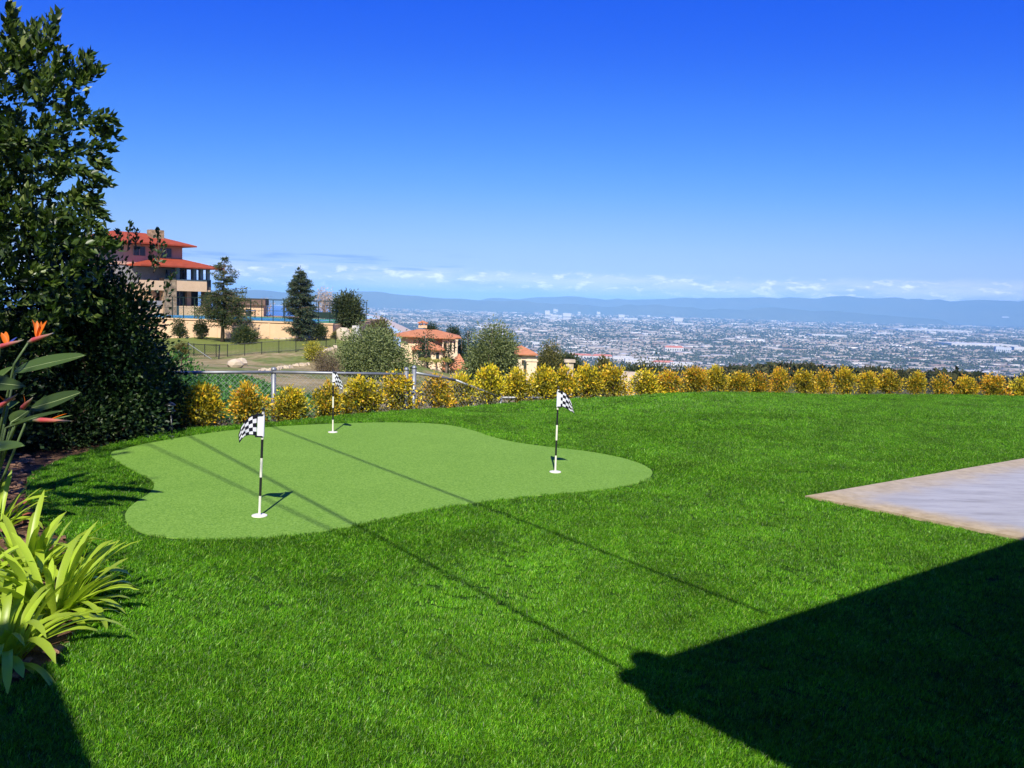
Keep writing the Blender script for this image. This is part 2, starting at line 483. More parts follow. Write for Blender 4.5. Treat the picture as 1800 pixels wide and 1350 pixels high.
field = mixc(nt, mr(tnoise(nt, pos, .16, 6, .65), .46, .58), dry, mixc(nt, .3, grs, dry))
lush = mixc(nt, mr(dist.outputs['Value'], 92, 96), field, mixc(nt, .6, grs, (.21, .22, .06)))
scrub = ramp(nt, tnoise(nt, pos, .05, 6, .65), [(.3, (.018, .028, .012)), (.5, (.05, .055, .022)), (.7, (.12, .10, .05))])
mp = N(nt, 'ShaderNodeMapping'); nt.links.new(pos, mp.inputs[0]); mp.inputs['Scale'].default_value = (1, .55, 1)
city1 = tnoise(nt, mp.outputs[0], .012, 8, .75)
city2 = tnoise(nt, mp.outputs[0], .0011, 5, .6)
cty = ramp(nt, city1, [(.36, (.013, .020, .012)), (.54, (.034, .040, .028)), (.64, (.09, .085, .075)), (.76, (.20, .18, .165))])
cty = mixc(nt, mr(city2, .56, .64), cty, (.03, .045, .03))
cA = mixc(nt, mr(dist.outputs['Value'], 14.5, 17.5), soil, lush)
cB = mixc(nt, mr(dist.outputs['Value'], 118, 170), cA, scrub)
cC = mixc(nt, mr(dist.outputs['Value'], 1900, 3200), cB, cty)
hb = tnoise(nt, pos, 14, 6, .7)
principled(nt, out, cC, .95, .1, bump(nt, hb, .6, .05))
tag(link('terrain', mesh_np('terrain', V, F, mt, smooth=True)), kind='structure')

# ------------------------------------------------------------------ lawn sheet, green, slab, beds
import bmesh
def sheet(name, poly, z, mat, step=.35, skirt=.25, cut=True, hfun=und, xr=None, yr=None):
    bm = bmesh.new()
    f = bm.faces.new([bm.verts.new((p[0], p[1], 0)) for p in poly])
    if f.normal.z < 0: bmesh.ops.reverse_faces(bm, faces=[f])
    f.normal_update()
    if f.normal.z < 0: f.normal_flip()
    bmesh.ops.triangulate(bm, faces=[f])
    if cut:
        x0, x1 = xr or (min(p[0] for p in poly), max(p[0] for p in poly)); y0, y1 = yr or (min(p[1] for p in poly), max(p[1] for p in poly))
        for ax, lo, hi in ((0, x0, x1), (1, y0, y1)):
            k = math.ceil(lo / step) * step
            while k < hi:
                no = (1, 0, 0) if ax == 0 else (0, 1, 0); co = (k, 0, 0) if ax == 0 else (0, k, 0)
                bmesh.ops.bisect_plane(bm, geom=bm.verts[:] + bm.edges[:] + bm.faces[:], dist=1e-5, plane_co=co, plane_no=no)
                k += step
    for v in bm.verts: v.co.z = z + (float(hfun(v.co.x, v.co.y)) if hfun else 0)
    if skirt:
        be = [e for e in bm.edges if len(e.link_faces) == 1]
        r_ = bmesh.ops.extrude_edge_only(bm, edges=be)
        for v in [q for q in r_['geom'] if isinstance(q, bmesh.types.BMVert)]: v.co.z -= skirt
    bmesh.ops.recalc_face_normals(bm, faces=bm.faces[:])
    top = max(bm.faces, key=lambda q: q.calc_area())
    if top.normal.z < 0: bmesh.ops.reverse_faces(bm, faces=bm.faces[:])
    me = bpy.data.meshes.new(name); bm.to_mesh(me); bm.free()
    me.materials.append(mat)
    return tag(link(name, me), kind='structure')
m_thatch = surf('turf_backing', (.028, .075, .008), (.014, .042, .005), 30, .95, .1, .5, .01)
sheet('lawn', LAWN, 0.0, m_thatch, .35, .22, True, und, (-6, 14), (7, 19))
mg, nt, out = new_mat('putting_turf')
pos = coords(nt)
fine = tnoise(nt, pos, 70, 4, .8); mid = tnoise(nt, pos, 28, 5, .75); big = tnoise(nt, pos, 1.3, 4, .6)
col = ramp(nt, fine, [(.40, (.075, .19, .018)), (.5, (.15, .30, .038)), (.60, (.27, .45, .085))])
col = mixc(nt, .28, col, ramp(nt, mid, [(.3, (.11, .235, .03)), (.7, (.20, .36, .05))]))
col = mixc(nt, .22, col, ramp(nt, big, [(.35, (.125, .25, .032)), (.65, (.19, .34, .05))]))
principled(nt, out, col, .9, .12, bump(nt, fine, .7, .006))
sheet('putting_green', GREEN, .008, mg, .5, .05, True, None)
# concrete slab with sandy, stained rims
mc, nt, out = new_mat('old_concrete')
pos = coords(nt)
def side(p, e):                                            # metres in from one edge of the slab
    n = Vector((-e.y, e.x, 0)); c = (SLAB[0] + SLAB[1] + SLAB[2] + SLAB[3]) / 4
    if (c - p).dot(n) < 0: n = -n
    d = N(nt, 'ShaderNodeVectorMath', operation='DOT_PRODUCT'); nt.links.new(pos, d.inputs[0]); d.inputs[1].default_value = n
    return fmath(nt, 'SUBTRACT', d.outputs['Value'], p.dot(n))
wob = fmath(nt, 'MULTIPLY', fmath(nt, 'SUBTRACT', tnoise(nt, pos, 2.5, 5, .65), .5), .55)
dA = fmath(nt, 'ADD', side(s0, e1), wob); dB = fmath(nt, 'ADD', side(s0, e2), wob)
mpc = N(nt, 'ShaderNodeMapping'); nt.links.new(pos, mpc.inputs[0]); mpc.inputs['Rotation'].default_value = (0, 0, -math.atan2(e1.y, e1.x)); mpc.inputs['Scale'].default_value = (1, 5, 1)
base = ramp(nt, tnoise(nt, mpc.outputs[0], 1.6, 8, .7), [(.25, (.235, .235, .24)), (.5, (.34, .345, .36)), (.75, (.43, .435, .44))])
sand = ramp(nt, tnoise(nt, pos, 9, 6, .7), [(.3, (.31, .235, .12)), (.7, (.52, .42, .25))])
inv = lambda v, lo, hi: fmath(nt, 'SUBTRACT', 1.0, mr(v, lo, hi))
col = mixc(nt, fmath(nt, 'MULTIPLY', inv(dA, .05, .6), .75), base, sand)
col = mixc(nt, fmath(nt, 'MULTIPLY', inv(dB, .05, .48), .95), col, sand)
spots = mr(tnoise(nt, mpc.outputs[0], 7, 3, .6), .66, .72)
col = mixc(nt, fmath(nt, 'MULTIPLY', spots, .45), col, (.16, .15, .17))
principled(nt, out, col, .85, .2, bump(nt, tnoise(nt, pos, 60, 6, .7), .35, .004))
def prism(name, poly, z0, z1, mat, kind='structure', parent=None):
    mb = MB(); n = len(poly)
    mb.add([(p[0], p[1], z0) for p in poly] + [(p[0], p[1], z1) for p in poly],
           [tuple(range(n - 1, -1, -1)), tuple(range(n, 2 * n))] + [(k, (k + 1) % n, n + (k + 1) % n, n + k) for k in range(n)])
    o = mb.build(name, mat, parent)
    if kind: o['kind'] = kind
    return o
w = .34                                                    # a separately poured border strip along the lawn side
nA = e2
prism('concrete_border', [s0, s0 + e1 * 9.0, s0 + e1 * 9.0 + nA * w, s0 + nA * w], -.1, .018, mc)
prism('concrete_slab', [s0 + nA * (w + .012), s0 + nA * (w + .012) + e1 * 9.0, SLAB[2], SLAB[1]], -.1, .026, mc)
# planting beds: bark-strewn soil left of the lawn and along its far edge
m_bark = surf('bark_soil', (.20, .115, .07), (.07, .04, .026), 22, .95, .1, .8, .02)
bed = [Vector(p) for p in ((-3.6, 2.9, 0), (-2.45, 3.3, 0))] + [gnd(*p) for p in ((70, 1178), (120, 1135), (150, 1095), (175, 1050), (180, 1000), (140, 940), (80, 905), (62, 880), (62, 850), (70, 836))] + [Vector(p) for p in ((-4.4, 8.2, 0), (-7, 9, 0), (-8, 5, 0), (-5, 2.9, 0))]
sheet('planting_bed', bed, -.025, m_bark, .3, .15, True, lambda x, y: .018 * math.sin(x * 9) * math.cos(y * 11))

# ------------------------------------------------------------------ sea and beach
ms, nt, out = new_mat('sea')
pos = coords(nt)
principled(nt, out, ramp(nt, tnoise(nt, pos, .0012, 4), [(.35, (.003, .055, .30)), (.65, (.006, .095, .42))]), .7, .08, bump(nt, tnoise(nt, pos, .05, 5), .25, 3.0))
sy = np.concatenate([np.linspace(1500, 12000, 60), np.linspace(12500, 30000, 30)])
sx = np.interp(sy, SHORE_Y, SHORE_X)
Vs = []; 
for k in range(len(sy)): Vs += [(-90000, sy[k], -300), (sx[k] + 10, sy[k], -300)]
Vs += [(-90000, -30000, -300), (-900, -30000, -300)]
Fs = [(2 * k, 2 * k + 1, 2 * k + 3, 2 * k + 2) for k in range(len(sy) - 1)] + [(2 * len(sy), 2 * len(sy) + 1, 1, 0)]
tag(link('sea', mesh_np('sea', Vs, Fs, ms)), kind='structure')
m_sand = surf('beach_sand', (.62, .42, .25), (.52, .34, .20), .01, .95, .1, .1, 1)
m_surf = surf('surf_foam', (.75, .80, .84), (.20, .38, .55), .011, .8, .2, .1, 1, detail=8)
def strip(name, o0, o1, z, mat):
    vv = []
    for k in range(len(sy)):
        t = 1 + .25 * math.sin(sy[k] * .004) + .15 * math.sin(sy[k] * .0111)
        vv += [(sx[k] + o0 * t, sy[k], z), (sx[k] + o1, sy[k], z)]
    tag(link(name, mesh_np(name, vv, [(2 * k, 2 * k + 1, 2 * k + 3, 2 * k + 2) for k in range(len(sy) - 1)], mat)), kind='structure')
strip('surf', -150, 8, -298.6, m_surf)
strip('beach', 2, 130, -296.8, m_sand)

# ------------------------------------------------------------------ distant mountains
m_hill = surf('chaparral', (.085, .085, .045), (.04, .05, .03), .0006, 1, .05, .3, 30, .004)
def ridge(name, pts, d, depth, seed, base=-300):
    """mountain range whose crest runs through the given bearings and heights"""
    xs_, hs = [], []
    for px, py in pts:
        v = at(px, py, d); xs_.append(v.x / d); hs.append(v.z)
    tx = np.linspace(min(xs_), max(xs_), 260); nd = 26
    u = np.linspace(-1, 1, nd)
    T, U = np.meshgrid(tx, u, indexing='ij')
    H = np.interp(T, xs_, hs)
    k = max(depth, 1)
    Yd = d + U * depth
    Xd = T * d * (1 + U * depth / d * .5)
    prof = np.clip(1 - np.abs(U) ** 1.3, 0, 1)
    spur = .5 + .5 * vnoise(Xd, Yd * .35, .0035, seed) ; spur2 = vnoise(Xd, Yd, .011, seed + 5)
    Zd = base + (H - base) * prof * (1 - (1 - prof) * .55 * spur) + (H - base) * .05 * spur2 * (1 - prof) * prof * 4
    Vv = np.stack([Xd, Yd, Zd], -1).reshape(-1, 3)
    a_, b_ = np.meshgrid(np.arange(259), np.arange(nd - 1), indexing='ij'); q = a_ * nd + b_
    Ff = np.stack([q, q + nd, q + nd + 1, q + 1], -1).reshape(-1, 4)
    o = tag(link(name, mesh_np(name, Vv, Ff, m_hill, smooth=True)), kind='structure')
    return o
def rough(pts, seed, amp, n=70):
    xs_ = np.linspace(pts[0][0], pts[-1][0], n); ys_ = np.interp(xs_, [p[0] for p in pts], [p[1] for p in pts])
    return list(zip(xs_, ys_ + amp * vnoise(xs_, xs_ * 0, .05, seed) + amp * .6 * vnoise(xs_, xs_ * 0, .15, seed + 1) + amp * .3 * vnoise(xs_, xs_ * 0, .4, seed + 2)))
ridge('mountains', rough([(-500, 540), (600, 530), (820, 530), (880, 525), (930, 522), (1000, 521.5), (1035, 521.5), (1080, 527), (1140, 526), (1200, 523.5), (1280, 523), (1350, 522.5), (1420, 522), (1500, 520.5),
      (1530, 521), (1600, 525), (1640, 528), (1690, 528.5), (1730, 525.5), (1770, 529), (1830, 528), (2300, 530)], 4, 4.0, 160), 32000, 3800, 11)
ridge('coastal_hills', rough([(-900, 520), (0, 514), (300, 511), (450, 511), (560, 513), (620, 510.5), (660, 513), (700, 516.5), (760, 522), (840, 526.5), (920, 531), (1000, 533), (1040, 537), (1080, 540), (1100, 535), (1160, 537), (1240, 542), (1310, 545), (1340, 540), (1400, 543), (1480, 548), (1560, 554), (1650, 561)], 9, 3.2, 160), 26000, 1900, 23)

# ------------------------------------------------------------------ haze
mh, nt, out = new_mat('haze_air')
pv = N(nt, 'ShaderNodeVolumePrincipled')
pv.inputs['Color'].default_value = (.30, .60, 1.0, 1)
pv.inputs['Density'].default_value = 4.0e-5
pv.inputs['Density Attribute'].default_value = ''
pv.inputs['Anisotropy'].default_value = -0.5
nt.links.new(pv.outputs[0], out.inputs['Volume'])
mh.cycles.homogeneous_volume = True
hz = MB().bx(-95000, 95000, -80000, 80000, -311.5, 650).build('haze', mh)
tag(hz, kind='stuff')
# ------------------------------------------------------------------ lawn blades (synthetic turf, tens of thousands of tufts)
def blade_tuft(name, n, rad, h, wd, mat, r):
    ang = r.random(n) * 6.283; rr_ = rad * np.sqrt(r.random(n))
    base = np.stack([rr_ * np.cos(ang), rr_ * np.sin(ang), np.full(n, -.004)], 1)
    yaw = r.random(n) * 6.283; side = np.stack([np.cos(yaw), np.sin(yaw), 0 * yaw], 1)
    lean = r.normal(size=(n, 3)) * .38; lean[:, 2] = 0; H = h * (.55 + .75 * r.random(n))[:, None]
    up = np.array([[0, 0, 1.0]]); W_ = wd * (.7 + .6 * r.random(n))[:, None] * side * .5
    mid = base + up * H * .55 + lean * H * .35; tip = base + up * H + lean * H * 1.15
    tip[:, 2] -= (np.linalg.norm(lean, axis=1) ** 2) * H[:, 0] * .35
    V = np.stack([base - W_, base + W_, mid + W_ * .85, mid - W_ * .85, tip], 1).reshape(-1, 3)
    b = np.arange(n)[:, None] * 5
    F = np.concatenate([b + q for q in ([[0, 1, 2]], [[0, 2, 3]], [[3, 2, 4]])], 0)
    return mesh_np(name, V, F, mat)
m_blade = leafmat('turf_blade', [(0, (.022, .085, .002)), (.28, (.052, .18, .003)), (.6, (.098, .31, .005)), (.85, (.170, .42, .012)), (.96, (.29, .50, .04)), (1, (.52, .56, .24))],
                  .42, .35, .30, (1.2, 1.3, .5), .22, .38)
r3 = np.random.default_rng(3)
tufts = [bpy.data.objects.new('turf_tuft', blade_tuft('turf_tuft', 64, .045, .023, .0028, m_blade, r3)) for k in range(4)]
LP = np.array([(p[0], p[1]) for p in LAWN]); GP = np.array([(p.x, p.y) for p in GREEN]); SP = np.array([(p.x, p.y) for p in SLAB])
pts = []; scl = []
for y0, y1, dens, sc in ((2.2, 4.4, 1250, .92), (4.4, 6.5, 980, .95), (6.5, 9.5, 700, 1.0), (9.5, 13, 500, 1.08), (13, 19.5, 400, 1.2)):
    hw = .68 * y1 + 1.0
    n = int(dens * 2 * hw * (y1 - y0)); P = np.stack([(r3.random(n) * 2 - 1) * hw, y0 + r3.random(n) * (y1 - y0)], 1)
    P = P[np.abs(P[:, 0]) < .68 * P[:, 1] + .7]
    ok = in_poly(P, LP) & (edge_dist(P, LP) > .02)
    ok &= ~(in_poly(P, GP) | (edge_dist(P, GP) < .022))
    ok &= ~(in_poly(P, SP) | (edge_dist(P, SP) < .02))
    P = P[ok]; pts.append(P); scl.append(np.full(len(P), sc))
P = np.concatenate(pts); S = np.concatenate(scl) * (.8 + .4 * r3.random(len(P)))
# a raised lip where the turf meets the green
n = len(P)
nap_a = 2.2 * vnoise(P[:, 0], P[:, 1], .55, 31) + 1.5 * vnoise(P[:, 0], P[:, 1], 1.7, 32)      # the pile is brushed different ways
nap_m = np.radians(16 + 20 * np.clip(vnoise(P[:, 0], P[:, 1], .8, 33) + .6 * vnoise(P[:, 0], P[:, 1], 2.6, 34), -1, 1))
spin = r3.random(n) * 6.283
ax = np.stack([-np.sin(nap_a), np.cos(nap_a), 0 * nap_a], 1)
c_, s_ = np.cos(nap_m), np.sin(nap_m)
K = np.zeros((n, 3, 3)); K[:, 0, 2] = ax[:, 1]; K[:, 1, 2] = -ax[:, 0]; K[:, 2, 0] = -ax[:, 1]; K[:, 2, 1] = ax[:, 0]
T3 = np.eye(3) + s_[:, None, None] * K + (1 - c_)[:, None, None] * (K @ K)
Zr = np.zeros((n, 3, 3)); Zr[:, 0, 0] = np.cos(spin); Zr[:, 0, 1] = -np.sin(spin); Zr[:, 1, 0] = np.sin(spin); Zr[:, 1, 1] = np.cos(spin); Zr[:, 2, 2] = 1
M3 = T3 @ Zr
eul = np.stack([np.arctan2(M3[:, 2, 1], M3[:, 2, 2]), np.arcsin(np.clip(-M3[:, 2, 0], -1, 1)), np.arctan2(M3[:, 1, 0], M3[:, 0, 0])], 1)
me = bpy.data.meshes.new('lawn_grass')
me.vertices.add(n)
me.vertices.foreach_set('co', np.stack([P[:, 0], P[:, 1], und(P[:, 0], P[:, 1])], 1).astype(np.float32).ravel())
me.attributes.new('turn', 'FLOAT_VECTOR', 'POINT').data.foreach_set('vector', eul.astype(np.float32).ravel())
me.attributes.new('size', 'FLOAT', 'POINT').data.foreach_set('value', S.astype(np.float32))
me.attributes.new('pick', 'INT', 'POINT').data.foreach_set('value', r3.integers(0, 4, n).astype(np.int32))
grass = tag(link('lawn_grass', me), kind='stuff')
ng = bpy.data.node_groups.new('grow_turf', 'GeometryNodeTree')
ng.interface.new_socket('Geometry', in_out='INPUT', socket_type='NodeSocketGeometry')
ng.interface.new_socket('Geometry', in_out='OUTPUT', socket_type='NodeSocketGeometry')
gi, go = ng.nodes.new('NodeGroupInput'), ng.nodes.new('NodeGroupOutput')
gj = ng.nodes.new('GeometryNodeGeometryToInstance')
for t in tufts:
    oi = ng.nodes.new('GeometryNodeObjectInfo'); oi.inputs['Object'].default_value = t; oi.transform_space = 'ORIGINAL'
    ng.links.new(oi.outputs['Geometry'], gj.inputs[0])
ip = ng.nodes.new('GeometryNodeInstanceOnPoints')
def attr(nm, typ):
    q = ng.nodes.new('GeometryNodeInputNamedAttribute'); q.data_type = typ; q.inputs['Name'].default_value = nm
    return [o for o in q.outputs if o.enabled][0]
ng.links.new(gi.outputs[0], ip.inputs['Points']); ng.links.new(gj.outputs[0], ip.inputs['Instance'])
ip.inputs['Pick Instance'].default_value = True
ng.links.new(attr('pick', 'INT'), ip.inputs['Instance Index'])
ng.links.new(attr('turn', 'FLOAT_VECTOR'), ip.inputs['Rotation'])
ng.links.new(attr('size', 'FLOAT'), ip.inputs['Scale'])
ng.links.new(ip.outputs[0], go.inputs[0])
grass.modifiers.new('turf', 'NODES').node_group = ng
print('tufts', n)

# ------------------------------------------------------------------ three flagsticks standing in their cups
m_black = surf('black_paint', (.012, .012, .014), (.02, .02, .022), 40, .35, .5, .05, .001)
m_white = surf('white_paint', (.80, .80, .77), (.72, .72, .69), 40, .4, .4, .05, .001)
m_cream = surf('ivory_paint', (.80, .77, .64), (.72, .69, .57), 40, .4, .4, .05, .001)
def cloth(name, c):
    m, nt, out = new_mat(name); pos = coords(nt)
    wv = tnoise(nt, pos, 900, 2)
    p = principled(nt, None, c, .85, .15, bump(nt, wv, .2, .0006))
    t = N(nt, 'ShaderNodeBsdfTranslucent'); t.inputs[0].default_value = (*c, 1)
    x = N(nt, 'ShaderNodeMixShader'); x.inputs[0].default_value = .15
    nt.links.new(p.outputs[0], x.inputs[1]); nt.links.new(t.outputs[0], x.inputs[2]); nt.links.new(x.outputs[0], out.inputs['Surface'])
    return m
m_cw, m_cb = cloth('white_nylon', (.78, .79, .83)), cloth('navy_black_nylon', (.010, .012, .022))
def flagstick(base_px, tip_px, label, bands, sleeve_y, top, bot, depth, cols, rows):
    g = gnd(*base_px, z=.008); d = g.y
    t = at(*tip_px, d)
    root = thing('practice_flagstick', label, 'golf flag', (g.x, g.y, .012), 0, 'checkered flags on the putting green')
    ax = Vector((t.x - g.x, 0, t.z - .012))
    L = ax.length; ax.normalize()
    r = .0092
    ys = [base_px[1]] + bands
    h_of = lambda y: L * (base_px[1] - y) / (base_px[1] - tip_px[1])
    for k in range(len(ys) - 1):
        a, b = h_of(ys[k]), h_of(ys[k + 1])
        mb = MB().tube([ax * (a + (.0006 if k else 0)), ax * b], r, 14)
        mb.build('pole_band', m_cream if k % 2 == 0 else m_black, root, False)
    mb = MB().lathe([(r, 0), (r * 1.15, .004), (r * 1.1, .014), (r * .5, .022)], 12)
    cap = mb.build('pole_cap', m_black, root, True); cap.location = ax * L
    # white sleeve round the pole
    a, b = h_of(sleeve_y[1]), h_of(sleeve_y[0])
    mb = MB(); n = 16; pr = []
    sgn = 1 if top[-1][0] > top[0][0] else -1
    for z in (a, b):
        for k in range(n):
            th_ = 2 * math.pi * k / n; wdt = sleeve_w[base_px[0]]
            x = (math.cos(th_) * (r + .004) * 1.0); y = math.sin(th_) * (r + .004)
            if x * sgn > 0: x = x * (wdt - r) / (r + .004); y *= .55
            c = ax * z; pr.append((c.x + x, c.y + y, c.z))
    mb.add(pr, [(k, (k + 1) % n, n + (k + 1) % n, n + k) for k in range(n)])
    mb.build('sleeve', m_cw, root, True)
    for z in (a, b):
        c = ax * z; MB().box((c.x + sgn * sleeve_w[base_px[0]] * .45, 0, c.z), (sleeve_w[base_px[0]] * 1.1, .03, .010)).build('sleeve_hem', m_cb, root)
    # rippling cloth between its upper and lower edge
    def curve(pl, u):
        s = u * (len(pl) - 1); i = min(int(s), len(pl) - 2); f = s - i
        p0, p1, p2, p3 = pl[max(i - 1, 0)], pl[i], pl[i + 1], pl[min(i + 2, len(pl) - 1)]
        q = []
        for k in range(3):
            q.append(.5 * (2 * p1[k] + (p2[k] - p0[k]) * f + (2 * p0[k] - 5 * p1[k] + 4 * p2[k] - p3[k]) * f * f + (3 * p1[k] - p0[k] - 3 * p2[k] + p3[k]) * f ** 3))
        return q
    k_ = d / FPX
    TP = [(x, y, z) for (x, y), z in zip(top, depth)]; BP = [(x, y, z) for (x, y), z in zip(bot, depth)]
    nu, nv = cols * 4, rows * 4
    for layer, off in ((0, -.0007), (1, .0007)):
        if layer == 0: mb = MB()
        vs = []
        for i in range(nu + 1):
            A_ = curve(TP, i / nu); B_ = curve(BP, i / nu)
            for j in range(nv + 1):
                f = j / nv
                px = A_[0] + (B_[0] - A_[0]) * f; py = A_[1] + (B_[1] - A_[1]) * f
                w_ = at(px, py, d); dy = A_[2] + (B_[2] - A_[2]) * f + .008 * math.sin(i / nu * 7 + f * 2.2) * (i / nu)
                w_ = at(px, py, d + dy)
                vs.append((w_.x - g.x, dy + off, w_.z - .012))
        base = len(mb.v); mb.v += vs
        for i in range(nu):
            for j in range(nv):
                ci, cj = i // 4, j // 4
                hem = j == 0 or j == nv - 1 or i == nu - 1
                mb.f.append([base + i * (nv + 1) + j, base + (i + 1) * (nv + 1) + j, base + (i + 1) * (nv + 1) + j + 1, base + i * (nv + 1) + j + 1])
                mb.m.append(1 if hem or (ci + cj) % 2 == 0 else 0)
    mb.build('flag', [m_cw, m_cb], root, True)
    cup = MB().lathe([(.046, -.10), (.046, .0055), (.054, .0055), (.057, .002), (.057, -.004)], 32)
    cup = MB(); n = 36
    prof = [(.057, .000), (.056, .006), (.047, .007), (.046, -.02), (.030, -.021), (.001, -.021)]
    vs = [(rr_ * math.cos(2 * math.pi * k / n), rr_ * math.sin(2 * math.pi * k / n), z) for rr_, z in prof for k in range(n)]
    cup.add(vs, [(i * n + k, i * n + (k + 1) % n, (i + 1) * n + (k + 1) % n, (i + 1) * n + k) for i in range(len(prof) - 1) for k in range(n)])
    o = MB().lathe([(.057, 0), (.0565, .005), (.053, .007), (.012, .007)], 36).build('hole_cup', m_cream)
    o.location = (g.x, g.y, .009)
    return root, o
sleeve_w = {456: .050, 976: .040, 585: .040}
f1, c1_ = flagstick((456, 907), (463, 722), 'checkered flag on the left of the green, cloth blown left on banded stick', [872, 839, 805, 772, 724], (729, 767),
          [(451, 728), (442, 731), (433, 738), (425, 749), (419, 764)], [(451, 766.5), (443, 765), (435, 765.5), (428, 769), (420.5, 779)], [0, -.02, .01, .05, .03], 5, 5)
f2, c2_ = flagstick((976, 830), (981.5, 683), 'checkered flag at the right end of the green, cloth drooping to the right', [801, 774, 747, 720, 685], (688, 715),
          [(985, 687), (991, 689), (998, 695), (1004, 707), (1009, 724)], [(985, 715), (990, 715.5), (997, 719), (1003, 723), (1010.5, 727.5)], [0, -.02, .01, .04, .02], 5, 5)
f3, c3_ = flagstick((585, 760), (586, 653), 'farthest checkered flag, at the back of the green before the chain-link fence', [738, 717, 697, 677, 655], (655, 672),
          [(588, 655), (592, 656.5), (597, 663), (601, 671), (604, 680)], [(588, 673), (590, 675.5), (594, 680), (598, 684), (601, 687)], [0, -.02, .01, .03, .02], 5, 5)
for o, l in ((c1_, 'white cup ring round the foot of the left flagstick'), (c2_, 'white cup ring round the foot of the right flagstick'), (c3_, 'white cup ring round the foot of the farthest flagstick')):
    tag(o, l, 'golf hole', 'cups in the putting green')

# ------------------------------------------------------------------ golden shrubs along the lawn's far edge
m_gold = leafmat('golden_leaf', [(0, (.44, .38, .022)), (.3, (.68, .54, .025)), (.6, (.80, .60, .032)), (.85, (.84, .52, .035)), (1, (.82, .36, .04))], .4, .4, .30, (1.2, 1.1, .5), .16, 0, .022)
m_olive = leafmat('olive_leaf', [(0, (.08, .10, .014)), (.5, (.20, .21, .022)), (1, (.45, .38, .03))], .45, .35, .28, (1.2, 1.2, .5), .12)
m_twig = surf('twig_bark', (.16, .10, .06), (.08, .05, .03), 30, .9, .1, .5, .004)
def shrub_foliage(seed):
    r = np.random.default_rng(seed)
    ells = [(0, 0, .58, .40, .36, .38), (r.uniform(-.15, .15), r.uniform(-.1, .1), .80, .26, .24, .17), (r.uniform(-.25, .25), r.uniform(-.1, .1), .30, .36, .30, .24),
            (r.choice([-1, 1]) * .26, -.05, .5, .22, .2, .22)]
    pos, d, cen = crown_points(ells, 105, 24, .070, .38, r)
    d[:, 2] += .35
    n = len(pos)
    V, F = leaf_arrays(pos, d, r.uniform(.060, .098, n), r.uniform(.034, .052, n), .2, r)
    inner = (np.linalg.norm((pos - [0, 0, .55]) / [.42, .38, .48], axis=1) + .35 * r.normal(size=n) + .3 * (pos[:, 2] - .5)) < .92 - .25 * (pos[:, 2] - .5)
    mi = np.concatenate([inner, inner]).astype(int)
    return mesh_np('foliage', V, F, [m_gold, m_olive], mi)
def shrub_stem(seed):
    r = random.Random(seed); mb = MB()
    for k in range(6):
        a = r.uniform(0, 6.28); b = r.uniform(.05, .3)
        mb.tube([(.03 * math.cos(a), .03 * math.sin(a), -.12), (b * .5 * math.cos(a), b * .5 * math.sin(a), .3), (b * math.cos(a), b * math.sin(a), .75)], [.022, .015, .006], 5)
    return mb.mesh('stem', m_twig)
fol = [shrub_foliage(50 + k) for k in range(8)]; stm = [shrub_stem(70 + k) for k in range(3)]
SHR = [(353, 680, 757, 66, 'broad bushy golden shrub beside the dark hedge, left end of the row'),
       (437, 678, 748, 56, 'golden shrub behind the left flag, second from the dark hedge'),
       (508, 684, 742, 56, 'golden shrub by the fence post, third from the dark hedge'),
       (573, 673, 736, 46, 'narrow golden shrub standing behind the farthest flagstick'),
       (637, 667, 729, 64, 'wide golden shrub just right of the farthest flag, with a low orange clump'),
       (700, 661, 724, 56, 'golden shrub in front of the twin fence posts'),
       (763, 664, 719, 52, 'golden shrub right of the twin fence posts, below the green netted gate'),
       (812, 659, 715, 42, 'golden shrub below the arched villa gateway'),
       (858, 647, 712, 46, 'tall golden shrub below the large grey-green pepper tree'),
       (910, 652, 709, 48, 'golden shrub left of the villa pavilion columns'),
       (952, 647, 707, 44, 'orange-topped shrub just right of the villa pavilion columns'),
       (987, 645, 705, 46, 'orange-topped shrub right behind the cloth of the right flag'),
       (1032, 645, 703, 46, 'dense golden shrub right of the right flag, first of a joined pair'),
       (1076, 647, 701, 46, 'dense golden shrub left of the pale stone arch'),
       (1132, 654, 698, 48, 'golden shrub just right of the pale stone arch'),
       (1176, 654, 696, 42, 'second golden shrub right of the pale stone arch'),
       (1218, 649, 695, 44, 'third golden shrub right of the pale stone arch, tall and green-footed'),
       (1258, 646, 693, 36, 'tall narrow shrub with an orange spike, fourth right of the stone arch'),
       (1296, 656, 692, 42, 'low golden shrub right of the one with the orange spike'),
       (1330, 656, 692, 40, 'sixth golden shrub right of the stone arch, over the red-roofed block'),
       (1370, 650, 691, 34, 'slim upright golden shrub, seventh right of the stone arch'),
       (1412, 654, 691, 40, 'round golden shrub left of the lawn hollow, eighth right of the stone arch'),
       (1445, 655, 691, 32, 'greenish golden shrub touching its round left neighbour, left of the lawn hollow'),
       (1485, 649, 691, 36, 'taller golden shrub standing alone above the lawn hollow'),
       (1524, 656, 692, 36, 'left of the two joined shrubs right of the lawn hollow'),
       (1562, 654, 692, 42, 'right of the two joined shrubs right of the lawn hollow'),
       (1610, 656, 693, 32, 'narrow orange shrub with gaps on both sides, fifth from the right edge'),
       (1652, 659, 694, 34, 'rounded orange shrub, fourth from the right edge'),
       (1697, 664, 696, 38, 'low spreading orange shrub, third from the right edge'),
       (1745, 662, 697, 44, 'wide orange shrub leaning right, second from the right edge'),
       (1793, 667, 699, 42, 'orange shrub cut by the right edge of the photo')]
bx_ = [p[0] for p in back_px]; by_ = [p[1] for p in back_px]
rs = random.Random(5)
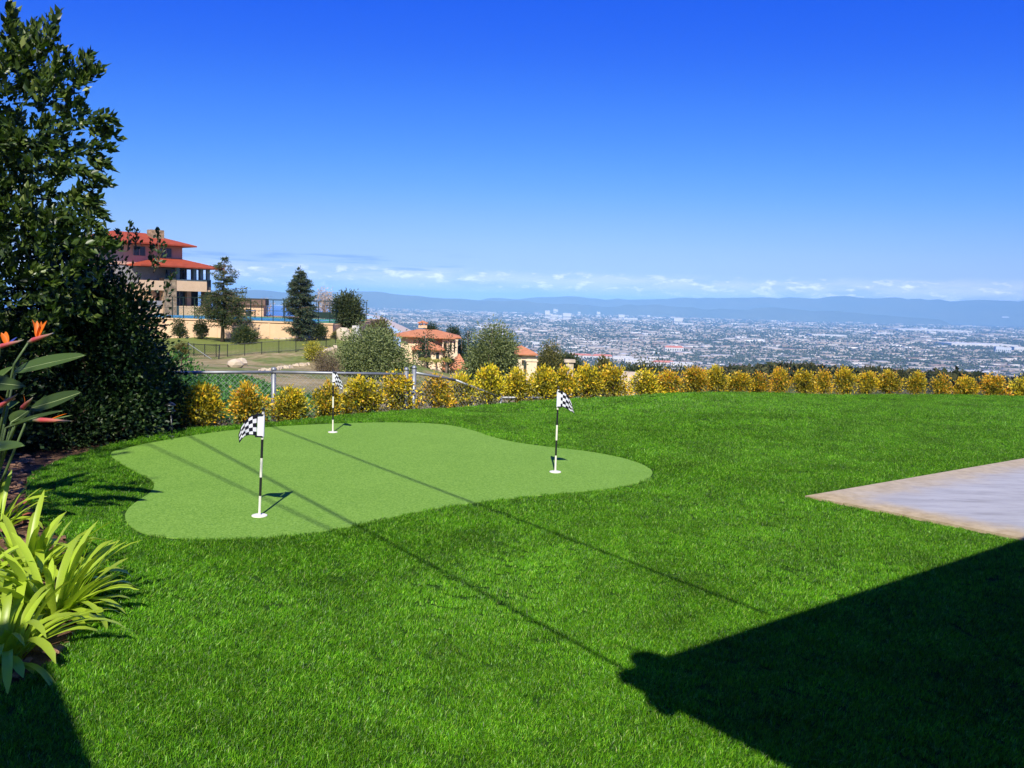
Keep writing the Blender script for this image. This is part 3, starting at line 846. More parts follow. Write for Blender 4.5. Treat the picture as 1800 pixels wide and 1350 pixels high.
for k, (px, yt, yb, w_, lab) in enumerate(SHR):
    e = gnd(px, np.interp(px, bx_, by_))
    d = e.y + (.45 if px > 600 else .3)
    b = at(px, yb, d); z0 = tz1(b.x, d) if not in_poly([(b.x, d)], LP)[0] else -.05
    z0 = max(min(z0, b.z), b.z - .12)
    ztop = at(px, yt, d).z
    root = thing('golden_shrub', lab, 'shrub', (b.x, d, z0), rs.uniform(-.5, .5) + (math.pi if k % 2 else 0), 'golden shrubs along the far edge of the lawn')
    wid = w_ * d / FPX * (1.08 if px < 1340 else .96); hgt = ztop - z0
    for nm, mm in (('foliage', fol[k % 8]), ('stem', stm[k % 3])):
        o = link(nm, mm, root); o.scale = (wid / .86, wid / .86, hgt / .98)

# ------------------------------------------------------------------ chain-link fence behind the shrubs
m_galv = surf('galvanised_steel', (.30, .32, .33), (.22, .24, .25), 12, .5, .5, .1, .002, metal=.55)
m_wire = surf('galvanised_wire', (.50, .52, .52), (.38, .40, .40), 20, .5, .5, .0, .001, metal=.3)
def wire_mesh(p, q, ptop, qtop, pbot, qbot, s, rad):
    p, q = Vector(p), Vector(q); L = (q - p).length; n = int(L / s); u = (q - p) / L
    rows = int(max(ptop - pbot, qtop - qbot) / s)
    kk, jj = np.meshgrid(np.arange(n), np.arange(rows + 1), indexing='ij')
    al = (kk + ((jj + kk) % 2)) * s; f = al / L
    top = ptop + (qtop - ptop) * f; bot = pbot + (qbot - pbot) * f
    z = bot + (top - bot) * jj / rows
    off = np.where((jj + kk) % 2 == 0, .003, -.003)
    nx, ny = -u.y, u.x
    Pc = np.stack([p.x + u.x * al + nx * off, p.y + u.y * al + ny * off, z], -1)
    ring = [(0, 1), (.87, -.5), (-.87, -.5)]
    Vt = np.stack([Pc + rad * np.array([u.x * a + nx * b, u.y * a + ny * b, 0]) for a, b in ring], 2)   # n, rows+1, 3, 3
    V = Vt.reshape(-1, 3); R1 = rows + 1
    b0 = (kk[:, :-1] * R1 + jj[:, :-1]) * 3
    F = np.concatenate([np.stack([b0 + a, b0 + (a + 1) % 3, b0 + 3 + (a + 1) % 3, b0 + 3 + a], -1).reshape(-1, 4) for a in range(3)], 0)
    return V, F
def chain_fence(label, path, tops, bots, posts, rails=True, post_r=.03):
    root = thing('chain_link_fence', label, 'fence', (path[0][0], path[0][1], bots[0]))
    O = Vector((path[0][0], path[0][1], bots[0]))
    Vs, Fs, nb = [], [], 0
    for k in range(len(path) - 1):
        V, F = wire_mesh((*path[k], 0), (*path[k + 1], 0), tops[k], tops[k + 1], bots[k] + .04, bots[k + 1] + .04, .038, .0024)
        Vs.append(V - np.array(O)); Fs.append(F + nb); nb += len(V)
        if rails:
            a, b = Vector((*path[k], tops[k])) - O, Vector((*path[k + 1], tops[k + 1])) - O
            MB().tube([a, b], .021, 10).build('top_rail', m_galv, root, True)
    o = link('wire_mesh', mesh_np('wire_mesh', np.concatenate(Vs), np.concatenate(Fs), m_wire), root); tag(o, kind='stuff')
    for (x, y, z0, z1, r_) in posts:
        mb = MB().tube([(x - O.x, y - O.y, z0 - O.z - .2), (x - O.x, y - O.y, z1 - O.z)], r_, 12)
        po = mb.build('post', m_galv, root, True)
        MB().lathe([(r_ * 1.12, 0), (r_ * 1.12, .02), (r_ * .7, .045), (r_ * .1, .052)], 12, (x - O.x, y - O.y, z1 - O.z)).build('post_cap', m_galv, po, True)
    return root
pa, pb, pc = at(292, 655, 11.8), at(480, 654, 12.15), at(714, 658, 12.9)
fz = lambda p: min(tz1(p.x, p.y), -.3)
mid = at(600, 656, 12.5)
chain_fence('chain-link fence with grey top rail running from the dark hedge to the twin posts', [(pa.x, pa.y), (pb.x, pb.y), (pc.x, pc.y)], [pa.z, pb.z, pc.z], [fz(pa), fz(pb), fz(pc)],
            [(pa.x, pa.y, fz(pa), pa.z + .02, .028), (pb.x, pb.y + .03, fz(pb), pb.z + .02, .034), (pc.x, pc.y, fz(pc), pc.z + .06, .036)])
qa, qb, qc, qd = at(728, 655, 13.0), at(800, 668, 13.6), at(880, 699, 14.2), at(1062, 699, 15.6)
chain_fence('lower chain-link fence stepping down right of the twin posts behind the shrubs', [(q.x, q.y) for q in (qa, qb, qc, qd)], [q.z for q in (qa, qb, qc, qd)], [q.z - 1.05 for q in (qa, qb, qc, qd)],
            [(qa.x, qa.y, qa.z - 1.1, qa.z + .06, .034), (qc.x, qc.y, qc.z - 1.1, qc.z + .04, .03), (at(1045, 690, 15.4).x, 15.4, -1, at(1045, 690, 15.4).z + .1, .03)])

# low grey-green weeds under the fence, between the shrubs
m_weed = leafmat('weed_leaf', [(0, (.10, .13, .05)), (.5, (.19, .21, .10)), (1, (.32, .30, .17))], .7, .2, .25, (1.1, 1.1, .7), .1)
r4 = np.random.default_rng(4); P = []
for px in np.concatenate([r4.uniform(320, 1120, 420), r4.uniform(1120, 1800, 110)]):
    e = gnd(px, np.interp(px, bx_, by_)); d = e.y + r4.uniform(.28, 1.0); v = at(px, 700, d); h_ = r4.uniform(.06, .26)
    m = 16; P.append(np.stack([v.x + r4.normal(size=m) * .09, d + r4.normal(size=m) * .09, tz1(v.x, d) + r4.random(m) * h_], 1))
P = np.concatenate(P); d = r4.normal(size=P.shape) * .7; d[:, 2] += .8
V, F = leaf_arrays(P, d, r4.uniform(.03, .07, len(P)), r4.uniform(.010, .022, len(P)), .2, r4)
tag(link('weeds', mesh_np('weeds', V, F, m_weed)), kind='stuff')
# bright ivy-like ground cover on the bank beyond the fence
m_ivy = leafmat('groundcover_leaf', [(0, (.035, .12, .02)), (.5, (.065, .20, .035)), (1, (.13, .30, .06))], .5, .3, .3, (1.1, 1.3, .6), .1)
poly = [(300, 668), (420, 662), (452, 672), (500, 700), (640, 716), (640, 735), (300, 745)]
P = np.stack([r4.uniform(290, 645, 30000), r4.uniform(660, 745, 30000)], 1); P = P[in_poly(P, poly)]
RV = np.array([tuple(ray(px, py)) for px, py in P]); RV /= RV[:, 1:2]
lo, hi = np.full(len(P), 12.7), np.full(len(P), 40.0)       # where each sight line meets the bank
for _ in range(12):
    m = .5 * (lo + hi); above = CAMZ + RV[:, 2] * m > tz(RV[:, 0] * m, m)
    lo = np.where(above, m, lo); hi = np.where(above, hi, m)
W3 = RV * lo[:, None] + [0, 0, CAMZ]
W3 = W3[W3[:, 1] < 39]; W3[:, :2] += r4.normal(size=(len(W3), 2)) * .12; W3[:, 2] += r4.random(len(W3)) * .12
d = r4.normal(size=W3.shape); d[:, 2] += .4
V, F = leaf_arrays(W3, d, r4.uniform(.07, .14, len(W3)), r4.uniform(.06, .11, len(W3)), .15, r4)
tag(link('ground_cover', mesh_np('ground_cover', V, F, m_ivy)), kind='stuff')
# ------------------------------------------------------------------ strap-leaved clumps in the bed at the left
m_strap = leafmat('strap_leaf', [(0, (.18, .32, .022)), (.4, (.30, .45, .03)), (.75, (.42, .54, .045)), (1, (.58, .60, .09))], .38, .4, .35, (1.15, 1.2, .5), .18)
def strap(L, w_, az, el, curl, r, nseg=9):
    """arching strap leaf from the origin"""
    mb = MB(); p = Vector((0, 0, 0)); e = el; prev = None; st = L / nseg; h = Vector((math.cos(az), math.sin(az), 0)); sd = Vector((-math.sin(az), math.cos(az), 0))
    tw = r.uniform(-.25, .25)
    rows = []
    for k in range(nseg + 1):
        t = k / nseg
        dirv = h * math.cos(e) + Vector((0, 0, 1)) * math.sin(e)
        nrm = h * -math.sin(e) + Vector((0, 0, 1)) * math.cos(e)
        s2 = (sd * math.cos(tw * t * 2) + nrm * math.sin(tw * t * 2))
        ww = w_ * (.62 + .38 * min(1, t * 3)) * (1 - max(0, (t - .70) / .30) ** 3.2 * .93) * .5
        lift = ww * .42 * (1 - t * .6)
        rows.append((p + s2 * ww + nrm * lift, p.copy(), p - s2 * ww + nrm * lift))
        p = p + dirv * st; e -= curl / nseg * (.45 + 1.1 * t)
    for a in rows: mb.v += [tuple(q) for q in a]
    for k in range(nseg):
        b = k * 3; mb.f += [[b, b + 1, b + 4, b + 3], [b + 1, b + 2, b + 5, b + 4]]; mb.m += [0, 0]
    return mb.mesh('leaf', m_strap, True)
def strap_clump(label, base, n, L0, w0, rs_, azs=(0, 6.283), curl=(.5, 1.9)):
    root = thing('agapanthus_clump', label, 'plant', base, 0, 'strap-leaved clumps in the left bed')
    for k in range(n):
        az = rs_.uniform(*azs); el = rs_.uniform(.75, 1.42) if k % 3 else rs_.uniform(.35, .9)
        o = link('leaf', strap(L0 * rs_.uniform(.7, 1.2), w0 * rs_.uniform(.75, 1.15), az, el, rs_.uniform(*curl) if k % 4 else rs_.uniform(1.6, 2.8), rs_), root)
        o.location = (.05 * math.cos(az) * rs_.random() * 2, .05 * math.sin(az) * rs_.random() * 2, -.01)
    return root
rs_ = random.Random(11)
def gp(px, py, z=-.02): v = gnd(px, py, z); return (v.x, v.y, z)
strap_clump('bright strap-leaved clump nearest the lawn, its leaves reaching over the grass', gp(92, 1085), 92, .45, .040, rs_, curl=(.3, 1.5))
strap_clump('strap-leaved clump arching down at the lower left corner of the bed', gp(8, 1160), 52, .44, .040, rs_, curl=(.8, 2.4))
strap_clump('strap-leaved clump in the middle of the bed, just behind the one nearest the lawn', gp(50, 1015), 74, .46, .040, rs_, curl=(.3, 1.5))
strap_clump('strap-leaved clump at the back of the bed beside the red brick', gp(-12, 935), 44, .44, .038, rs_, curl=(.3, 1.6))
strap_clump('strap-leaved clump cut by the left edge of the photo', gp(-70, 1060), 36, .47, .042, rs_)
# bark chips and stones on the bed, a red edging brick
r6 = np.random.default_rng(6)
BP = np.array([(p[0], p[1]) for p in bed]); mb = MB()
cand = np.stack([r6.uniform(-5, -1.6, 2600), r6.uniform(3, 8.5, 2600)], 1); cand = cand[in_poly(cand, BP) & ((edge_dist(cand, LP) < .8) | (r6.random(2600) < .3))]
for x, y in cand[:900]:
    s = r6.uniform(.012, .035)
    mb.box((x, y, r6.uniform(-.018, .008)), (s * 1.8, s, s * .35), r6.random() * 6.28, .8)
m_chip = surf('bark_chip', (.34, .20, .12), (.14, .075, .045), 9, .9, .15, .5, .004)
tag(mb.build('bark_chips', m_chip), kind='stuff')
def stone(name, label, cat, loc, size, mat, seed, group=None, n=10, rz=0):
    import bmesh as bm_
    b = bm_.new(); bm_.ops.create_icosphere(b, subdivisions=2, radius=1)
    r = random.Random(seed); ph = [Vector((r.uniform(-1, 1), r.uniform(-1, 1), r.uniform(-1, 1))).normalized() for _ in range(n)]
    for v in b.verts:
        c = v.co.normalized(); k = 1.0
        for p in ph: k = min(k, .80 / max(c.dot(p), .01)) if c.dot(p) > .80 else k
        v.co = Vector((c.x * size[0], c.y * size[1], c.z * size[2])) * k * r.uniform(.96, 1.03)
    me = bpy.data.meshes.new(name); b.to_mesh(me); b.free(); me.materials.append(mat)
    o = link(name, me, None, loc); o.rotation_euler = (0, 0, rz)
    return tag(o, label, cat, group)
m_lime = surf('pale_stone', (.62, .53, .38), (.40, .32, .22), 1.2, .9, .1, .5, .05)
m_wst = surf('white_stone', (.72, .68, .62), (.55, .5, .44), 20, .8, .2, .3, .003)
stone('bed_stone', 'small white stone at the lawn edge under the strap leaves', 'stone', gp(137, 1110, 0), (.03, .022, .018), m_wst, 3)
stone('bed_stone', 'reddish flat stone in the bark beside the lawn edge below the strap leaves', 'stone', gp(108, 1140, .0), (.055, .035, .02), surf('red_stone', (.33, .19, .13), (.2, .11, .08), 20), 4)
m_brick = surf('red_brick', (.42, .12, .075), (.28, .08, .05), 25, .9, .1, .5, .003)
g0, g1_ = gnd(43, 884), gnd(60, 912); v = g1_ - g0
o = MB().box((0, 0, .02), (v.length, .075, .06)).build('edging_brick', m_brick); o.location = (g0 + g1_) / 2 + Vector((-.035, 0, -.02)); o.rotation_euler = (0, 0, math.atan2(v.y, v.x))
tag(o, 'red brick laid along the lawn edge behind the strap leaves', 'brick')

# ------------------------------------------------------------------ bird-of-paradise plant
m_pad = leafmat('paddle_leaf', [(0, (.028, .062, .012)), (.5, (.048, .088, .018)), (1, (.08, .12, .026))], .5, .25, .22, (1.2, 1.4, .6), .3)
m_padst = surf('leaf_stalk', (.10, .15, .05), (.06, .10, .03), 20, .5, .3, .1, .002)
m_rib = surf('leaf_rib', (.24, .31, .12), (.18, .24, .09), 20, .5, .3, .1, .002)
m_spa = new_mat('spathe')[0]; nt = m_spa.node_tree; out = nt.nodes['Material Output']
so = N(nt, 'ShaderNodeSeparateXYZ'); nt.links.new(N(nt, 'ShaderNodeTexCoord').outputs['Generated'], so.inputs[0])
principled(nt, out, ramp(nt, so.outputs['X'], [(.0, (.34, .40, .20)), (.25, (.45, .06, .07)), (.6, (.40, .13, .09)), (1, (.20, .22, .16))]), .45, .4)
def petal_mat(nm, c): return leafmat(nm, [(0, tuple(q * .8 for q in c)), (1, c)], .45, .3, .35, (1.1, .9, .4), .08)
m_pet, m_tongue = petal_mat('orange_petal', (.86, .20, .012)), petal_mat('blue_tongue', (.06, .09, .42))
BOP = at(-30, 840, 5.9); BOP.z = -.04
bop = thing('bird_of_paradise', 'bird-of-paradise plant with orange flowers against the dark hedge', 'plant', BOP)
D5 = 5.9
def blade_mesh(L, w_, droop, mat, name, nseg=10, cup=.25):
    mb = MB(); rows = []
    for k in range(nseg + 1):
        t = k / nseg; ww = w_ * .5 * (math.sin(math.pi * min(1, t ** .8 * .97 + .03)) ** .62)
        z = -droop * L * t * t
        rows.append(((L * t, ww, z + ww * cup), (L * t, 0, z), (L * t, -ww, z + ww * cup)))
    for a in rows: mb.v += a
    for k in range(nseg):
        b = k * 3; mb.f += [[b, b + 1, b + 4, b + 3], [b + 1, b + 2, b + 5, b + 4]]; mb.m += [0, 0]
    return mb.mesh(name, mat, True)
def aim(o, a, b, roll_=0.0):
    """place o at a with its x axis towards b"""
    x = (b - a).normalized(); up = Vector((0, 0, 1)); y = up.cross(x).normalized(); z = x.cross(y)
    M = Matrix((x, y, z)).transposed() @ Matrix.Rotation(roll_, 3, 'X')
    o.matrix_basis = Matrix.Translation(a) @ M.to_4x4()
def paddle(bpx, tpx, d0, d1, wpx, roll_, droop=.06):
    a, b = at(*bpx, d0) - BOP, at(*tpx, d1) - BOP; L = (b - a).length
    o = link('leaf', blade_mesh(L, wpx * d0 / FPX, droop, m_pad, 'leaf'), bop); aim(o, a, b, roll_)
    rb = MB().tube([(0, 0, -.002), (L * .5, 0, -droop * L * .25 - .002), (L * .97, 0, -droop * L * .94)], [.006, .004, .0015], 6).build('leaf_rib', m_rib, o, True)
    foot = Vector((random.uniform(-.08, .08), random.uniform(-.08, .08), 0)); mid_ = a * .55 + Vector((-.02, .02, -.02))
    MB().tube([foot, mid_, a], [.012, .009, .006], 7).build('leaf_stalk', m_padst, bop, True)
paddle((27, 652), (147, 621), 5.9, 5.6, 30, .9, .03)
paddle((-60, 668), (43, 678), 5.7, 5.5, 30, 1.2, .02)
paddle((55, 718), (148, 692), 5.8, 5.6, 30, 1.0, -.04)
paddle((10, 752), (104, 713), 5.6, 5.5, 14, .6, .10)
paddle((20, 742), (52, 722), 5.6, 5.7, 34, .2, -.05)
paddle((-70, 720), (20, 640), 6.0, 6.1, 40, .5, .05)
paddle((-40, 800), (30, 770), 5.6, 5.4, 34, .6, .15)
paddle((-40, 690), (-5, 585), 6.1, 6.2, 36, 1.3, .02)
paddle((-80, 760), (25, 700), 6.2, 6.2, 40, .8, .10)
def bop_flower(neck, tip, d, petals, foot_mid, open_=1.0):
    a, b = at(*neck, d) - BOP, at(*tip, d - .1) - BOP; L = (b - a).length
    MB().tube([Vector((random.uniform(-.06, .06), 0, 0)), at(*foot_mid, d) - BOP, a], [.011, .008, .007], 7).build('flower_stalk', m_padst, bop, True)
    sp = MB().tube([(0, 0, 0), (L * .2, 0, .004), (L * .5, 0, .002), (L * .8, 0, -.002), (L, 0, 0)], [.008, .017, .014, .008, .001], 8).build('spathe', m_spa, bop, True)
    aim(sp, a, b)
    for px, py, mat, w_, nm in petals:
        e = at(px, py, d + random.uniform(-.05, .05)) - BOP; st = a + (b - a) * .38
        o = link(nm, blade_mesh((e - st).length, w_, .02, mat, nm, 6, .4), bop); aim(o, st, e, random.uniform(-.6, 1.2))
random.seed(21)
bop_flower((50, 602), (94, 585), 5.8, [(57, 561, m_pet, .034, 'petal'), (65, 563, m_pet, .036, 'petal'), (73, 564, m_pet, .032, 'petal'), (82, 563, m_pet, .036, 'petal'), (70, 571, m_pet, .04, 'petal'), (96, 585, m_tongue, .014, 'tongue')], (25, 640))
bop_flower((-6, 612), (42, 597), 5.9, [(10, 582, m_pet, .036, 'petal'), (2, 584, m_pet, .034, 'petal'), (-8, 580, m_pet, .03, 'petal'), (30, 592, m_tongue, .014, 'tongue')], (-10, 680))
bop_flower((58, 739), (126, 740), 5.7, [(118, 726, m_pet, .014, 'petal'), (128, 729, m_padst, .010, 'petal')], (30, 742))
bop_flower((36, 722), (58, 698), 5.9, [(42, 694, m_pet, .016, 'petal'), (57, 699, m_pet, .014, 'petal'), (44, 706, m_pet, .014, 'petal')], (20, 760))
bop_flower((-4, 718), (32, 691), 5.7, [(6, 700, m_pet, .014, 'petal'), (-2, 695, m_pet, .014, 'petal')], (-20, 760))

# ------------------------------------------------------------------ tall tree and dark shrubs at the left
m_dark = leafmat('dark_leaf', [(0, (.020, .042, .010)), (.4, (.042, .080, .016)), (.75, (.080, .130, .026)), (.93, (.135, .19, .038)), (1, (.20, .24, .06))], .38, .45, .28, (1.2, 1.5, .5), .12)
m_dark2 = leafmat('hedge_leaf', [(0, (.010, .028, .010)), (.5, (.018, .045, .014)), (.85, (.030, .065, .018)), (1, (.09, .13, .035))], .45, .3, .18, (1.2, 1.5, .5), .12)
m_bark = surf('tree_bark', (.17, .12, .085), (.07, .05, .035), 14, .95, .1, .8, .012)
def sprays(tips, r, n_leaf, L, wd):
    """leafy shoots: rosettes of leaves along a stem from a to b"""
    P, D = [], []
    for a, b in tips:
        ax_ = b - a; ax_l = np.linalg.norm(ax_); ax_ = ax_ / ax_l
        t = r.random(n_leaf) ** .75; q = a + np.outer(t * ax_l, ax_) + r.normal(size=(n_leaf, 3)) * .018
        side = r.normal(size=(n_leaf, 3)); side -= np.outer(side @ ax_, ax_); side = unit(side)
        D.append(ax_ * .75 + side * (.95 - .45 * t)[:, None] + [0, 0, .12]); P.append(q)
    P = np.concatenate(P); D = np.concatenate(D)
    n = len(P)
    return P, D, r.uniform(.7, 1.25, n) * L, r.uniform(.8, 1.2, n) * wd
r7 = np.random.default_rng(17)
tb = np.array([-5.75, 8.6, -.05])
tree = thing('evergreen_tree', 'tall dark glossy-leaved tree at the left edge, sunlit above the hedge', 'tree', tb)
ells = np.array([(.15, 0, 1.9, 1.35, 1.2, 1.3), (.25, -.1, 3.3, 1.15, 1.05, 1.2), (-.75, .1, 4.5, .75, .8, 1.0), (.9, -.2, 3.3, .75, .7, .65), (.75, -.1, 2.5, .8, .75, .5), (.55, -.3, 3.95, .5, .55, .5), (.1, -.1, 4.1, .5, .5, .5), (1.15, .0, 2.0, .6, .6, .65)])
tips = []; mbb = MB()
vol = ells[:, 3] * ells[:, 4] * ells[:, 5]
for k in range(900):
    e = ells[r7.choice(len(ells), p=vol / vol.sum())]; u = unit(r7.normal(size=3)); rad = r7.random() ** .33
    c = e[:3] + u * rad * e[3:6]
    dirv = unit(u * .8 + np.array([0, 0, .75]) + r7.normal(size=3) * .35); ln = r7.uniform(.22, .42)
    tips.append((c - dirv * ln * .5, c + dirv * ln * .5))
for tip_px, base_px, dd in (((92, 22), (78, 100), 8.3), ((100, 50), (60, 120), 8.2), ((160, 95), (128, 160), 8.2), ((172, 125), (140, 160), 8.2), ((185, 205), (130, 220), 8.2), ((196, 222), (150, 235), 8.3),
                            ((180, 295), (130, 260), 8.3), ((182, 380), (140, 350), 8.3), ((178, 350), (120, 340), 8.3), ((20, 5), (5, 60), 8.2), ((75, 55), (55, 130), 8.3), ((115, 92), (85, 150), 8.2), ((140, 100), (110, 170), 8.3), ((165, 310), (110, 290), 8.2), ((178, 405), (130, 380), 8.2), ((186, 430), (140, 420), 8.2), ((165, 440), (120, 430), 8.1), ((190, 250), (140, 270), 8.3), ((188, 320), (140, 330), 8.3)):
    a, b = np.array(at(*base_px, dd)) - tb, np.array(at(*tip_px, dd)) - tb
    for q in range(3): tips.append((a + r7.normal(size=3) * .05, b + r7.normal(size=3) * .035))
P_, D_, L_, Wd_ = sprays(tips, r7, 24, .092, .046)
front = P_[:, 1] - .25 * P_[:, 0]                             # the outermost leaves on the garden side are single leaves
score = np.linalg.norm((P_ - [0, .5, 3.2]) / [1.6, 1.5, 2.0], axis=1) + r7.normal(size=len(P_)) * .1 - .25 * P_[:, 1]
big = np.zeros(len(P_), bool); big[np.argsort(-score)[:280]] = True
V, F = leaf_arrays(P_[~big], D_[~big], L_[~big], Wd_[~big], .22, r7)
tag(link('foliage', mesh_np('foliage', V, F, m_dark), tree), kind='stuff')
leafm = mesh_np('leaf', *leaf_arrays(np.zeros((1, 3)), np.array([[0, 0, 1.0]]), .11, .052, .22, r7), m_dark)
for p, dv, s in zip(P_[big], D_[big], L_[big]):
    o = link('leaf', leafm, tree, p); o.rotation_euler = Vector(dv).to_track_quat('Z', 'Y').to_euler(); o.rotation_euler.rotate_axis('Z', random.uniform(0, 6)); o.scale = (s / .105,) * 3
MB().tube([(0, 0, -.2), (.05, 0, 1.2), (.1, -.05, 2.6), (.1, 0, 4.6)], [.16, .13, .10, .03], 10).build('trunk', m_bark, tree, True)
for k in range(16):
    z0 = r7.uniform(.8, 3.6); a = r7.uniform(0, 6.28); q = tips[r7.integers(0, len(tips))][0]
    MB().tube([(.07, 0, z0), (q[0] * .5, q[1] * .5, (z0 + q[2]) / 2 + .1), tuple(q)], [.045, .025, .008], 6).build('branch', m_bark, tree, True)
def dark_shrub(label, base, ells, n_clump, n_per, clump_r, L, wd, mat, seed, group=None, name='dark_shrub', shoots=()):
    r = np.random.default_rng(seed)
    root = thing(name, label, 'shrub', base, 0, group)
    P, D, cen = crown_points(ells, n_clump, n_per, clump_r, .33, r); D[:, 2] += .3
    keep = P[:, 2] > .02; P, D = P[keep], D[keep]
    Ls = r.uniform(.7, 1.3, len(P)) * L; Ws = r.uniform(.8, 1.2, len(P)) * wd
    if len(shoots):
        p2, d2, l2, w2 = sprays([(np.array(a) - np.array(base), np.array(b) - np.array(base)) for a, b in shoots], r, 26, L, wd)
        P = np.concatenate([P, p2]); D = np.concatenate([D, d2]); Ls = np.concatenate([Ls, l2]); Ws = np.concatenate([Ws, w2])
    V, F = leaf_arrays(P, D, Ls, Ws, .22, r)
    link('foliage', mesh_np('foliage', V, F, mat), root)
    mb = MB()
    for k in range(9):
        q = cen[r.integers(0, len(cen))]; mb.tube([(q[0] * .12, q[1] * .12, -.15), (q[0] * .5, q[1] * .5, q[2] * .5), tuple(q)], [.035, .02, .006], 5)
    for a, b in shoots:
        mb.tube([tuple(np.array(a) - np.array(base)), tuple(np.array(b) - np.array(base))], [.008, .003], 4)
    mb.build('stem', m_bark, root)
    return root
HG = 'dark hedge shrubs along the left side'
dark_shrub('dark hedge shrub behind the bird-of-paradise, at the left edge', (-5.6, 8.5, -.08), [(0, 0, .75, .75, .6, .85), (-.5, .1, 1.1, .6, .5, .8), (.3, -.1, .4, .6, .5, .45)], 620, 24, .11, .062, .036, m_dark2, 31, HG)
dark_shrub('tallest dark hedge shrub, with twiggy shoots rising in front of the hillside house', (-4.6, 9.6, -.08), [(0, 0, .9, .60, .50, .95), (-.3, 0, 1.45, .42, .4, .62), (.22, -.05, 1.30, .36, .4, .50), (.1, 0, .35, .62, .45, .42), (-.75, 0, 1.0, .5, .4, .9), (-.2, .1, 1.85, .28, .3, .35), (-.55, .1, 1.9, .4, .3, .45)], 1150, 24, .10, .055, .034, m_dark2, 32, HG,
           shoots=[(at(225, 440, 9.2), at(228, 392, 9.2)), (at(215, 440, 9.2), at(205, 405, 9.2)), (at(278, 470, 9.2), at(279, 408, 9.2)), (at(270, 480, 9.2), at(290, 430, 9.2)), (at(190, 440, 9.1), at(178, 402, 9.1)), (at(238, 440, 9.1), at(240, 405, 9.1)), (at(268, 470, 9.2), at(266, 425, 9.2)), (at(292, 520, 9.3), at(303, 480, 9.3))])
dark_shrub('lower dark hedge shrub at the right end of the hedge, behind the path light', (-4.55, 10.55, -.1), [(-.10, 0, .55, .45, .42, .55), (.20, -.05, .26, .28, .36, .30), (-.5, .1, .8, .4, .4, .6)], 760, 24, .09, .05, .03, m_dark2, 33, HG)
dark_shrub('dark low shrub at the foot of the hedge left of the path light', (-5.0, 9.05, -.08), [(0, 0, .3, .7, .36, .42)], 300, 22, .09, .05, .026, m_dark2, 35, HG)
dark_shrub('bright green bush in the sun at the corner of the hedge and the fence', (at(312, 660, 13.4).x, 13.4, -.5), [(0, 0, .98, .28, .3, .18), (-.24, 0, .92, .26, .3, .18), (.20, 0, .80, .22, .3, .2), (0, .05, .4, .4, .4, .4)], 130, 20, .07, .05, .03, m_ivy, 34, None, 'bright_bush')

# path light at the hedge foot
m_lamp = surf('dark_bronze', (.06, .065, .06), (.04, .045, .04), 20, .35, .5, .1, .001, metal=.6)
pl_ = gnd(304, 765); PD = pl_.y
ptop = at(299, 706, PD)
lamp = thing('path_light', 'small tiered metal path light on a stake in front of the dark hedge', 'garden light', (pl_.x, PD, -.03))
H = ptop.z + .03; dx = ptop.x - pl_.x
MB().tube([(0, 0, -.1), (dx * .8, 0, H - .12)], .011, 8).build('stake', m_lamp, lamp, True)
MB().lathe([(.02, 0), (.055, .01), (.06, .018), (.03, .03)], 18, (dx * .8, 0, H - .125)).build('lower_tier', m_lamp, lamp, True)
MB().lathe([(.03, 0), (.034, .04), (.03, .05)], 14, (dx * .9, 0, H - .098)).build('lantern', surf('frosted_glass', (.5, .5, .46), None, 20, .3, .5), lamp, True)
MB().lathe([(.066, 0), (.06, .014), (.035, .034), (.008, .046)], 18, (dx, 0, H - .048)).build('cap', m_lamp, lamp, True)

# ------------------------------------------------------------------ what stands behind the camera and throws the shadows
m_stucco = surf('house_stucco', (.62, .56, .46), (.54, .48, .39), 5, .9, .1, .4, .004)
m_tilew = surf('eave_tile', (.40, .17, .10), (.28, .11, .07), 8, .85, .2, .3, .01)
m_trim = surf('painted_fascia', (.55, .50, .42), (.46, .42, .35), 8, .6, .3, .1, .003)
EH = 2.7; k_ = 1 / math.tan(R(SUN_EL))
tipg = gnd(1101, 1190); ec = Vector((tipg.x, tipg.y - EH * k_, 0))       # eave corner of the roof
ea = gnd(1790, 953) - gnd(1200, 1150); ang = math.atan2(ea.y, ea.x)
house = thing('house', 'own house behind the photographer, its roof corner shading the lawn at lower right', 'house', ec, ang)
# local: +x along the lit eave, -y into the house
mb = MB().hip(0, 13, -8.5, 0, EH - .035, 1.7, .06); mb.build('roof', m_tilew, house)
MB().bx(.75, 12.3, -7.8, -.75, -.1, EH - .05).build('wall', m_stucco, house)
MB().bx(0.0, 13, .004, .03, EH - .05, EH + .03).build('fascia', m_trim, house)
MB().bx(-.03, -.004, -8.5, .03, EH - .05, EH + .03).build('fascia', m_trim, house)
ro_ = Matrix.Rotation(-ang, 3, 'Z') @ Vector((.125, -.03, 0))
dsp = MB().lathe([(.04, -.29), (.07, -.22), (.08, -.14), (.08, .15), (.088, .17), (.088, .22)], 14, (ro_.x, ro_.y, EH)); dsp.build('rain_head', m_trim, house, True)
MB().bx(3, 5, -.74, -.70, .02, 2.1).build('glass_door', surf('dark_glass', (.03, .035, .04), None, 5, .1, .6), house)
